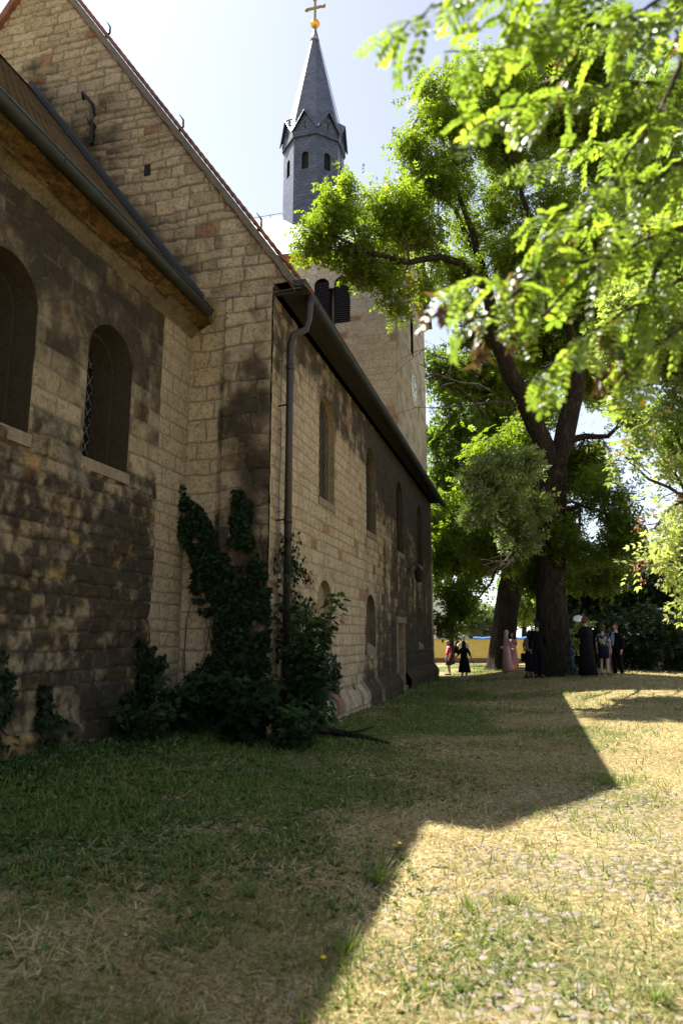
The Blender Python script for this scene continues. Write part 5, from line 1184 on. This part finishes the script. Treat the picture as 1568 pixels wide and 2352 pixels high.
def person(label, u, vf, px_h, H, face, top=None, bottom=None, skirt=None, hair=None, long_hair=0, slim=1.0, arms=None, legs=None, sleeve=2, extra=None, lean=0, headpitch=0, curly=0, group=None, shoes=True, dress=None):
    """u, vf: photo position of the feet; face: 0 looks at the camera, 90 to the photo's right, 180 away"""
    s = H*FPX/px_h; p0 = Vector((0,0,1.6))+ray(u, vf)*s; gx, gy = p0.x, p0.y; zg = gzf(gx, gy); k = H/1.75
    az = math.atan2(-gy, -gx)                       # towards the camera
    rot = az-math.pi/2+R(face)
    T = Matrix.Translation((gx, gy, zg)) @ Matrix.Rotation(rot, 4, 'Z') @ Matrix.Scale(k, 4)
    o = thing('person', label, 'person', (gx, gy, zg), group)
    A = arms or {}; Lg = legs or {}
    J = dict(BS); Rr = dict(RAD); 
    for sd_, sg in (('l', -1), ('r', 1)):
        J['sh'+sd_] = (sg*.165*slim**.5, 0, 1.39); Rr['sh'+sd_] = .055
        el, wr = A.get(sd_, ((sg*.225, -.03, 1.12), (sg*.235, .06, .88)))
        J['el'+sd_] = el; Rr['el'+sd_] = .040; J['wr'+sd_] = wr; Rr['wr'+sd_] = .026
        J['hip'+sd_] = (sg*.085, 0, .88); Rr['hip'+sd_] = .088
        kn, an = Lg.get(sd_, ((sg*.095, .015, .48), (sg*.10, -.03, .085)))
        J['kn'+sd_] = kn; Rr['kn'+sd_] = .056; J['an'+sd_] = an; Rr['an'+sd_] = .036
        J['to'+sd_] = (an[0]+sg*.02, an[1]+.17, max(an[2]-.055, .028)); Rr['to'+sd_] = .028
        e, w_ = Vector(el), Vector(wr); d = (w_-e).normalized(); J['pm'+sd_] = tuple(w_+d*.07); Rr['pm'+sd_] = .034
        side = Vector((0, 1, 0)) if abs(d.y) < .8 else Vector((0, 0, 1)); side = (side-d*side.dot(d)).normalized(); inn = d.cross(side)*sg
        for f_, (off, ln, rr) in enumerate(((.024, .075, .009), (.008, .085, .0095), (-.008, .08, .009), (-.024, .062, .008))):
            b_ = w_+d*.085+side*off; J[f'f{f_}'+sd_] = tuple(b_+d*ln*.5-inn*.01); J[f'g{f_}'+sd_] = tuple(b_+d*ln*.9-inn*.03); Rr[f'f{f_}'+sd_] = rr; Rr[f'g{f_}'+sd_] = rr*.8
        J['t0'+sd_] = tuple(w_+d*.04+side*.045); J['t1'+sd_] = tuple(w_+d*.075+side*.058-inn*.01); Rr['t0'+sd_] = .012; Rr['t1'+sd_] = .009
    names = list(J); ix = {n: i for i, n in enumerate(names)}
    Eg = [('pelvis','waist'),('waist','chest'),('chest','neckb'),('neckb','neck'),('neck','head')]
    for q in 'lr':
        Eg += [('neckb' if False else 'chest','sh'+q),('sh'+q,'el'+q),('el'+q,'wr'+q),('wr'+q,'pm'+q),('pelvis','hip'+q),('hip'+q,'kn'+q),('kn'+q,'an'+q),('an'+q,'to'+q),('wr'+q,'t0'+q),('t0'+q,'t1'+q)]
        for f_ in range(4): Eg += [('pm'+q, f'f{f_}'+q), (f'f{f_}'+q, f'g{f_}'+q)]
    def lp_(v): v = Vector(v); v.y += -math.sin(R(lean))*max(v.z-.9, 0)*-1; return v
    def mk(nm, mat, ns, scale, add, edges=None):
        e2 = [(a, b) for a, b in (edges or Eg) if a in ns and b in ns]; us_ = [n for n in ns if any(n in e for e in e2)]; id_ = {n: i for i, n in enumerate(us_)}
        vs, fs = skin_mesh([lp_(J[n]) for n in us_], [(id_[a], id_[b]) for a, b in e2], [Rr[n]*scale+add for n in us_]); mm = MB(); mm.add([T @ v for v in vs], fs); return mm
    m = mk('body', M['skin'], names, slim**.5, 0)
    hc = lp_((0, .02, 1.655)); HM = T @ Matrix.Translation(hc) @ Matrix.Rotation(R(headpitch), 4, 'X')
    hd = MB(); hd.ball((0,0,0), (.073, .092, .112), 16, 12)
    hv = []
    for v in hd.v:
        x, y, z = v; jaw = max(0, -z/.112); x *= 1-.32*jaw; y = y*(1-.12*jaw)+.012*jaw; hv.append((x, y, z))
    hd.v = hv; hd.ball((0, .094, -.012), (.012, .020, .022), 6, 5); hd.ball((0, .082, -.052), (.024, .010, .008), 6, 4)
    for sg in (-1, 1): hd.ball((sg*.074, -.005, -.008), (.010, .022, .032), 6, 5); hd.ball((sg*.028, .080, .008), (.012, .008, .007), 6, 4)
    m.add([HM @ Vector(v) for v in hd.v], hd.f); m.build('body', M['skin'], o, True)
    if hair:
        h = MB(); h.ball((0,0,0), (.084, .104, .122), 18, 14); keep = []
        for f_ in h.f:
            c = sum((Vector(h.v[i]) for i in f_), Vector())/len(f_)
            if c.y < .045 and c.z > -.085 or c.z > .055: keep.append(f_)
        h.f = keep; rg_ = random.Random(int(u))
        cs = .25 if curly else .06
        h.v = [tuple(Vector(v)*(1+cs*(rg_.random()-.3))*(1.12 if curly else 1)) for v in h.v]
        if long_hair:
            n = 12; rings = [(.04, .088, .10, -.0), (-.06, .09, .085, -.015), (-.16, .10, .07, -.035), (-.16-long_hair*.6, .10, .055, -.07), (-.16-long_hair, .05, .03, -.08)]
            b = len(h.v)
            for (z, rx, ry, yo) in rings:
                for j in range(n): a = math.pi*2*j/n; h.v.append((rx*math.cos(a)*(1+.08*math.sin(j*5)), min(ry*math.sin(a)+yo, .03 if z < -.03 else .07), z))
            for i in range(len(rings)-1):
                for j in range(n): j2 = (j+1) % n; h.f.append((b+i*n+j, b+i*n+j2, b+(i+1)*n+j2, b+(i+1)*n+j))
            h.f.append(tuple(range(b+(len(rings)-1)*n, b+len(rings)*n)))
        if curly:
            for q in range(60):
                a = rg_.random()*6.28; e_ = rg_.uniform(-.8, 1.4); v = Vector((.10*math.cos(a)*math.cos(e_), .115*math.sin(a)*math.cos(e_)-.01, .13*math.sin(e_)-.01)); 
                if v.y < .05: h.ball(tuple(v), rg_.uniform(.02, .036), 6, 4)
        hh = MB().add([HM @ Vector(v) for v in h.v], h.f); hh.build('hair', M[hair], o, True)
    if top:
        ns = ['pelvis','waist','chest','neckb'] + [a+q for q in 'lr' for a in (['sh','el','wr'][:sleeve+1] if sleeve < 3 else ['sh','el','wr'])]
        ns = ['pelvis','waist','chest','neckb']+[a+q for q in 'lr' for a in ['sh','el','wr'][:1+sleeve]]
        m = mk('top', top[0], ns, slim**.3, top[1] if len(top) > 1 else .018); m.build(top[2] if len(top) > 2 else 'blouse', top[0], o, True)
    if bottom:
        ns = ['waist','pelvis']+[a+q for q in 'lr' for a in ('hip','kn','an')]
        m = mk('trousers', bottom[0], ns, 1, bottom[1] if len(bottom) > 1 else .022); m.build('trousers', bottom[0], o, True)
    def loft(prof, mat, nm, seed=0, fold=.06):
        n = 28; m = MB(); vs = []; fs = []
        for (z, rx, ry, yo) in prof:
            for j in range(n):
                a = 2*math.pi*j/n; f_ = 1+fold*math.sin(j*3.1+seed)*max(0, (1.0-z))*.9; vs.append(T @ lp_((rx*math.cos(a)*f_, ry*math.sin(a)*f_+yo, z)))
        for i in range(len(prof)-1):
            for j in range(n): j2 = (j+1) % n; fs.append((i*n+j, i*n+j2, (i+1)*n+j2, (i+1)*n+j))
        fs.append(tuple(range(n-1, -1, -1))); fs.append(tuple(range((len(prof)-1)*n, len(prof)*n))); m.add(vs, fs); return m.build(nm, mat, o, True)
    if skirt: loft(skirt[1], skirt[0], skirt[2] if len(skirt) > 2 else 'skirt', u)
    if shoes:
        m = MB()
        for q, sg in (('l', -1), ('r', 1)):
            a = Vector(J['an'+q]); t_ = Vector(J['to'+q]); 
            m2 = MB(); m2.tube([a+Vector((0,-.05,-.03)), a+Vector((0,-.01,-.035)), a.lerp(t_, .5)+Vector((0,0,-.012)), t_, t_+Vector((0,.05,-.003))], [.036, .042, .040, .036, .014], 8); m.add([T @ Vector(v) for v in m2.v], m2.f)
        m.build('shoes', M['shoe'], o, True)
    if extra: extra(o, T, J)
    return o
def part(par, T, mbld, name, mat, smooth=True):
    m = MB(); m.add([T @ Vector(v) for v in mbld.v], mbld.f); return m.build(name, mat, par, smooth)
G_ = 'wedding guests on the lawn'
c_black = cloth('black_cloth', (.006, .0055, .007), .95); c_navy = cloth('navy_cloth', (.009, .011, .022)); c_dress = cloth('pale_pink_dress', (.58, .36, .33)); c_rose = cloth('rose_dress', (.50, .24, .27))
def mat_print(name, a, b, c, sc_=18):
    t = NT(name); v = t.n('ShaderNodeTexVoronoi', {'Vector': t.pos(), 'Scale': sc_}).outputs['Color']; s = t.n('ShaderNodeSeparateColor', {0: v}).outputs[0]
    return t.pbr(t.ramp(s, [(0, a), (.45, a), (.5, b), (.75, b), (.8, c), (1, c)], 'CONSTANT'), .85)
c_red = mat_print('red_flowered_blouse', (.55, .05, .05), (.42, .03, .04), (.70, .42, .40), 22)
c_print = mat_print('colourful_printed_blouse', (.02, .02, .05), (.30, .32, .42), (.30, .28, .02), 16)
c_lace = mat_print('pale_patterned_cloth', (.45, .33, .30), (.30, .20, .20), (.55, .42, .38), 40)
SK = lambda top, hem, w0, w1, d1=None: [(top+.02, .145, .115, 0), (top-.10, .18, .145, 0), ((top+hem)/2, (.18+w1)/2, (.15+(d1 or w1*.8))/2, 0), (hem, w1, d1 or w1*.8, 0)]
person('woman in a red flowered blouse and dark knee length skirt, grey hair', 1031, 1549, 78, 1.60, -70, (c_red, .022), None, (cloth('dark_grey_skirt', (.035, .037, .045)), SK(1.02, .50, .16, .20)), 'gr_hair', group=G_, sleeve=2, slim=1.05)
def coat(o, T, J):
    m = MB(); m.tube([(.16, -.10, 1.50), (.24, -.14, 1.42), (.30, -.15, 1.2), (.36, -.14, .92)], [.05, .11, .13, .15], 12, flat=.5); part(o, T, m, 'jacket_over_shoulder', c_black)
person('grey haired man in a white shirt with a dark jacket over his shoulder', 1066, 1551, 84, 1.76, 20, (cloth('white_shirt', (.62, .63, .66)), .024, 'shirt'), (cloth('dark_trousers', (.03, .028, .03)),), None, 'gr_hair', group=G_, extra=coat, arms={'r': ((.30, -.05, 1.22), (.22, .05, 1.40))})
person('dark haired woman in a black midi dress walking towards the old couple', 1067, 1567, 94, 1.66, 184, (c_black, .020, 'dress_top'), None, (c_black, SK(1.06, .44, .17, .27)), 'dk_hair', .06, group=G_, sleeve=1, legs={'l': ((-.09, .10, .49), (-.08, .02, .09)), 'r': ((.09, .03, .50), (.07, -.24, .16))}, arms={'l': ((-.26, .06, 1.15), (-.42, .16, 1.0)), 'r': ((.27, -.08, 1.14), (.36, -.05, .90))}, slim=.9)
def bag1(o, T, J):
    m = MB(); m.box((-.30, -.12, .98), (-.20, .14, 1.09)); part(o, T, m, 'shoulder_bag', cloth('white_bag', (.68, .68, .66), .5), False)
    m = MB(); m.tube([(-.25, -.1, 1.09), (-.15, -.11, 1.3), (.10, -.02, 1.47)], .008, 5); part(o, T, m, 'bag_strap', M['black'])
person('blonde woman in a floor length pale pink dress with a white bag', 1165, 1544, 94, 1.68, 120, (c_dress, .012, 'dress_top'), None, (c_dress, [(1.10, .125, .10, 0), (.95, .17, .15, 0), (.5, .20, .17, 0), (.03, .24, .22, 0)], 'gown_skirt'), 'bl_hair', .22, .82, group=G_, sleeve=0, extra=bag1, arms={'l': ((-.20, .10, 1.14), (-.10, .26, 1.12)), 'r': ((.20, .10, 1.14), (.12, .26, 1.10))}, shoes=False)
person('dark haired woman in a rose pink dress behind the blonde woman', 1180, 1539, 84, 1.62, -30, (c_rose, .014, 'dress_top'), None, (c_rose, [(1.08, .125, .10, 0), (.93, .17, .15, 0), (.5, .20, .17, 0), (.05, .25, .22, 0)], 'gown_skirt'), 'dk_hair', .2, .85, group=G_, sleeve=1, arms={'l': ((-.24, .08, 1.16), (-.05, .20, 1.10)), 'r': ((.24, .08, 1.16), (.05, .20, 1.08))}, shoes=False)
def bag2(o, T, J):
    m = MB(); m.box((-.36, -.04, .62), (-.24, .20, .92)); part(o, T, m, 'handbag', cloth('dark_brown_bag', (.02, .012, .01), .5), False)
    m = MB(); m.tube([(-.3, -.02, .92), (-.30, .06, 1.08), (-.3, .16, .92)], .009, 5); part(o, T, m, 'bag_handle', M['black'])
person('long haired woman in a grey blouse and long dark skirt carrying a brown handbag', 1219, 1558, 110, 1.66, 150, (cloth('grey_blouse', (.23, .21, .20)), .028), None, (c_navy, SK(1.02, .28, .18, .22)), 'dk_hair', .22, .9, group=G_, sleeve=1, extra=bag2, arms={'l': ((-.25, -.0, 1.16), (-.28, .12, 1.06))})
person('man in a black suit seen from behind, left of the great trunk', 1238, 1561, 128, 1.84, 170, (c_black, .034, 'suit_jacket'), (c_black, .028), None, 'dk_hair', group=G_, arms={'r': ((.25, .05, 1.15), (.15, .22, 1.10))})
person('person in a long blue dress half hidden by the great trunk', 1309, 1553, 108, 1.70, 60, (cloth('blue_cloth', (.05, .075, .14)), .02, 'dress_top'), None, (cloth('blue_gown', (.075, .105, .18)), [(1.08, .13, .10, 0), (.93, .17, .15, 0), (.5, .21, .17, 0), (.06, .30, .24, 0)], 'gown_skirt'), 'br_hair', .1, group=G_, sleeve=2, shoes=False)
person('tall person in a long black robe looking up at the white balloon', 1350, 1553, 135, 1.88, -120, (c_black, .045, 'robe_top'), None, (c_black, [(1.18, .17, .15, 0), (.9, .21, .18, 0), (.5, .24, .20, 0), (.05, .31, .27, 0)], 'robe_skirt'), 'br_hair', group=G_, headpitch=28, arms={'l': ((-.24, .10, 1.18), (-.12, .28, 1.22))}, shoes=False)
person('curly haired woman in a colourful printed blouse and short dark skirt', 1389, 1553, 115, 1.70, 165, (c_print, .02), None, (c_navy, SK(1.02, .60, .17, .18)), 'br_hair', 0, .95, group=G_, sleeve=1, curly=1, legs={'l': ((-.10, .02, .48), (-.11, -.02, .09)), 'r': ((.10, .02, .48), (.10, -.02, .09))})
person('woman in a pale patterned trouser suit between the curly haired woman and the man', 1404, 1552, 107, 1.64, 200, (c_lace, .022), (c_lace, .05), None, 'br_hair', .05, .9, group=G_, sleeve=2)
def shirt(o, T, J):
    m = MB(); m.add([(-.055, .150, 1.44), (.055, .150, 1.44), (.075, .185, 1.30), (.05, .185, 1.1), (0, .18, .98), (-.05, .185, 1.1), (-.075, .185, 1.30), (-.05, .06, 1.50), (.05, .06, 1.50)], [(0,6,5,4,3,2,1), (7,0,1,8)]); part(o, T, m, 'shirt_front', cloth('light_blue_shirt', (.30, .38, .55)), False)
    m = MB(); 
    for sg in (-1, 1): m.tube([(sg*(.028+.022*math.cos(a*math.pi/4)), .108, 1.663+.016*math.sin(a*math.pi/4)) for a in range(9)], .004, 4)
    part(o, T, m, 'glasses', M['black'])
person('bearded man in a dark suit and open necked light blue shirt', 1420, 1553, 120, 1.82, -38, (c_black, .034, 'suit_jacket'), (c_black, .028), None, 'br_hair', group=G_, extra=shirt, legs={'l': ((-.11, .03, .48), (-.13, -.02, .085)), 'r': ((.11, .03, .48), (.13, -.02, .085))})
bp = at(1326, 1421, s=23.1); M_ = Matrix.Translation(bp) @ Matrix.Rotation(HEAD, 4, 'Z') @ Matrix.Rotation(R(-18), 4, 'Y') @ Matrix.Rotation(R(40), 4, 'X')
m = MB(); m.ball((0,0,0), (.165, .165, .06), 20, 10); m.v = [tuple(M_ @ Vector(v)) for v in m.v]; bal = m.build('balloon', mat_plain('white_foil', (.8, .8, .82), .25, .1, .1, 6, .05), None, True)
tag(bal, 'round white foil balloon floating above the tall person in the robe', 'balloon'); MB().tube([bp+Vector((0,0,-.05)), bp+Vector((.10,0,-.5)), bp+Vector((.2,-.05,-.85))], .004, 4).build('string', M['cable'], bal)
# ---------------------------------------------------------------- grass, weeds, cobbles
def field(n, d0, d1, pw, seed, half=38, left=0):
    rg = np.random.default_rng(seed); u_ = rg.random(n); e = 1-pw; d = (d0**e+(d1**e-d0**e)*u_)**(1/e)
    az = R(-15.2)+R(half)*(rg.random(n)*2-1); x, y = d*np.sin(az), d*np.cos(az)
    wall = np.where(y < YG, XC+.08, XN+.15); k = x > wall; return x[k], y[k], d[k], rg
def blades(name, label, cat, x, y, d, rg, L, W, up, mat, tint, spread=.35):
    n = len(x); a = rg.random(n)*6.28; Xd = np.stack([np.cos(a), np.sin(a), np.tan(up)], 1); z = gz(x, y)-.003
    sc_ = 1+d*.14; S = np.stack([L*(1+d*.035), W*sc_, L*(1+d*.02)], 1)
    o = scatter(name, TP_BLADE, np.stack([x, y, z], 1), Xd, np.stack([-np.cos(a)*np.sin(up)*0, 0*a, -1+0*a], 1)*1.0+rg.normal(size=(n,3))*spread, S, tint, M[mat]); tag(o, label, cat, None, 'stuff')
x, y, d, rg = field(520000, 2.1, 36, .75, 1)
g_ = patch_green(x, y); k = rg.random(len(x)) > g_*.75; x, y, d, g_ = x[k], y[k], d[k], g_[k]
cob = np.clip(1-((x-.15-.05*(y-4))/.75)**2, 0, 1)*sstep(2.2, 3.4, y)*sstep(8.2, 6.2, y); k = rg.random(len(x)) > cob*.72; x, y, d = x[k], y[k], d[k]; n = len(x)
blades('dry_grass', 'short dry yellow grass covering the lawn', 'grass', x, y, d, rg, rg.uniform(.03, .085, n)*(1+1.0*(fbm(x*.8, y*.8, seed=4)-.4)), rg.uniform(.0014, .0032, n), np.abs(rg.normal(.25, .3, n)), 'straw', np.clip(fbm(x*1.1, y*1.1, seed=15)*.9+rg.normal(size=n)*.22, 0, 1))
x, y, d, rg = field(300000, 2.1, 38, .75, 2)
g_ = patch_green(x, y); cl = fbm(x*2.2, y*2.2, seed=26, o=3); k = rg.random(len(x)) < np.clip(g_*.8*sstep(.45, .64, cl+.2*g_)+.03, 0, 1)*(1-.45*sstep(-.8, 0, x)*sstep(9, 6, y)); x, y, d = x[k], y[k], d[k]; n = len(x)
blades('green_grass', 'green grass blades growing in patches through the dry lawn', 'grass', x, y, d, rg, rg.uniform(.03, .09, n), rg.uniform(.003, .0055, n), np.abs(rg.normal(.95, .3, n)), 'green', np.clip(rg.normal(.5, .25, n), 0, 1))
x, y, d, rg = field(90000, 2.2, 22, .6, 3)
n1 = fbm(x*.8, y*.8, seed=27, o=3); dens = np.clip((sstep(.2, -2.2, x)*sstep(2.5, 5.2, y)*.85+.035)*sstep(.38, .62, n1+.12*sstep(-1, -3, x)), 0, 1)*.55; k = rg.random(len(x)) < dens; x, y, d = x[k], y[k], d[k]; n = len(x)
z = gz(x, y)-.005; up = np.stack([rg.normal(size=n)*.25, rg.normal(size=n)*.25, np.ones(n)], 1)
o = scatter('weeds', tp_rosette(4), np.stack([x, y, z], 1), up, rg.normal(size=(n,3))*[1,1,.1], rg.uniform(.018, .045, n)*(1+.25*sstep(-2, -4, x)), np.clip(rg.normal(.45, .25, n), 0, 1), M['weed']); tag(o, 'low broad leaved weeds in the shade of the church', 'ground cover', None, 'stuff')
# leaf litter: small pale flakes
x, y, d, rg = field(7000, 2.1, 16, .5, 4); n = len(x)
o = scatter('litter', TP_STRAW, np.stack([x, y, gz(x, y)+.012], 1), rg.normal(size=(n,3))*[1,1,.25], rg.normal(size=(n,3))*.3+[0,0,1], np.stack([rg.uniform(.012,.05,n), rg.uniform(.003,.009,n), np.full(n,.01)], 1), rg.random(n), M['straw']); tag(o, 'dead leaf flakes and straw scattered on the lawn', 'litter', None, 'stuff')
# taller weeds along the wall foot
rg = np.random.default_rng(6); n = 2600; y = rg.uniform(5.6, 9.9, n); x = XC+.15+np.abs(rg.normal(0, .38, n)); 
o = scatter('wall_weeds', tp_rosette(5), np.stack([x, y, gz(x, y)], 1), np.stack([rg.normal(size=n)*.35, rg.normal(size=n)*.35, np.ones(n)], 1), rg.normal(size=(n,3))*[1,1,.1], rg.uniform(.03, .075, n), np.clip(rg.normal(.25, .2, n), 0, 1), M['weed']); tag(o, 'darker taller weeds along the foot of the choir wall', 'ground cover', None, 'stuff')
# grass tufts that stand out
def tuft(label, u, v, n, h, seed, mat='green', grp='tall grass tufts'):
    p = on_ground(u, v); rg = np.random.default_rng(seed); r = np.abs(rg.normal(size=n))*.045; a = rg.random(n)*6.28; x, y = p.x+r*np.cos(a), p.y+r*np.sin(a)
    Xd = np.stack([np.cos(a)*.45+rg.normal(size=n)*.15, np.sin(a)*.45+rg.normal(size=n)*.15, np.ones(n)], 1); Nd = np.stack([-np.cos(a)*0+0*a, 0*a, -1+0*a], 1)
    o = scatter('grass_tuft', TP_BLADE, np.stack([x, y, gz(x, y)-.005], 1), Xd, Nd+rg.normal(size=(n,3))*.1, np.stack([rg.uniform(.5, 1, n)*h, rg.uniform(.004, .007, n), rg.uniform(.5, 1, n)*h], 1), np.clip(rg.normal(.5, .2, n), 0, 1), M[mat]); tag(o, label, 'grass tuft', grp)
tuft('tallest bright grass tuft on the edge of the shadow', 868, 2030, 70, .22, 1)
tuft('grass tuft in the deep shade left of the shadow edge', 565, 2062, 80, .17, 2)
tuft('bright grass tuft low on the shadow edge', 790, 2190, 46, .15, 3)
tuft('small grass tuft behind the tallest one on the shadow edge', 885, 1975, 30, .15, 4)
tuft('grass tuft in the sun between the cobbles', 1078, 2090, 50, .15, 5)
tuft('grass tuft at the lower right in full sun', 1500, 2300, 60, .12, 6)
tuft('grass tuft beside the cobbles in the sun, right of centre', 1175, 2075, 46, .11, 7)
tuft('tiny grass tuft at the corner of the church shadow', 1392, 1800, 40, .16, 8)
M['petal'] = mat_plain('yellow_petal', (.85, .55, .02), .5, 0, .1)
def flower(label, u, v, h, heads):
    p = on_ground(u, v+14); t = thing('flower', label, 'flower', tuple(p), 'small yellow flowers'); m = MB(); f_ = MB()
    for k in range(heads):
        q = p+Vector((random.uniform(-.03,.03), random.uniform(-.03,.03), h*random.uniform(.75, 1.1))); m.tube([p-Vector((0,0,.01)), p.lerp(q, .5)+Vector((.004,0,0)), q], [.0025, .002, .0015], 4)
        for s_ in range(9):
            a = s_*.7; f_.tube([q, q+Vector((math.cos(a)*.012, math.sin(a)*.012, .005))], [.004, .003], 4)
    m.build('stem', M['green'], t); f_.build('petals', M['petal'], t)
flower('cluster of yellow flowers standing at the shadow edge', 912, 1952, .09, 3)
flower('single yellow flower in the shade at lower centre', 739, 2215, .06, 1)
flower('yellow flower in the full sun near the cobbles', 1041, 2160, .05, 1)
flower('far yellow flower in the shade before the nave wall', 866, 1660, .07, 1)
# cobbled patch sunk in the lawn
rg = np.random.default_rng(14); cm = MB(); pts = []
for q in range(16000):
    yy = 2.5+5.8*rg.random()**1.2; xx = .18+.05*(yy-4)+rg.normal()*.40; sz = rg.uniform(.024, .046) if rg.random() < .975 else rg.uniform(.08, .12)
    if len(pts) > 1700: break
    if any((xx-a)**2+(yy-b)**2 < ((sz+c)*.90)**2 for a, b, c in pts): continue
    if fbm(np.array([xx*1.3]), np.array([yy*1.3]), seed=19)[0] < .42: continue
    pts.append((xx, yy, sz)); n = int(rg.integers(5, 8)); zz = gzf(xx, yy); a0 = rg.random()*6; rr = [sz*rg.uniform(.82, 1.12) for _ in range(n)]; ti = rg.normal(size=2)*.06; hh = rg.uniform(-.009, -.002)
    vs = []
    for (f_, dz) in ((1.04, -.03), (1.0, .0), (.90, .007), (.4, .009)):
        for j in range(n):
            a = a0+6.283*j/n; px_, py_ = rr[j]*f_*math.cos(a), rr[j]*f_*math.sin(a); vs.append((xx+px_, yy+py_, zz+hh+dz+px_*ti[0]+py_*ti[1]))
    fs = [(i*n+j, i*n+(j+1) % n, (i+1)*n+(j+1) % n, (i+1)*n+j) for i in range(3) for j in range(n)]+[tuple(range(3*n, 4*n))]; cm.add(vs, fs)
o = cm.build('cobble_path', mat_plain('worn_cobble_stone', (.20, .168, .135), .8, 0, .35, 7, .5), None, True); o['kind'] = 'structure'
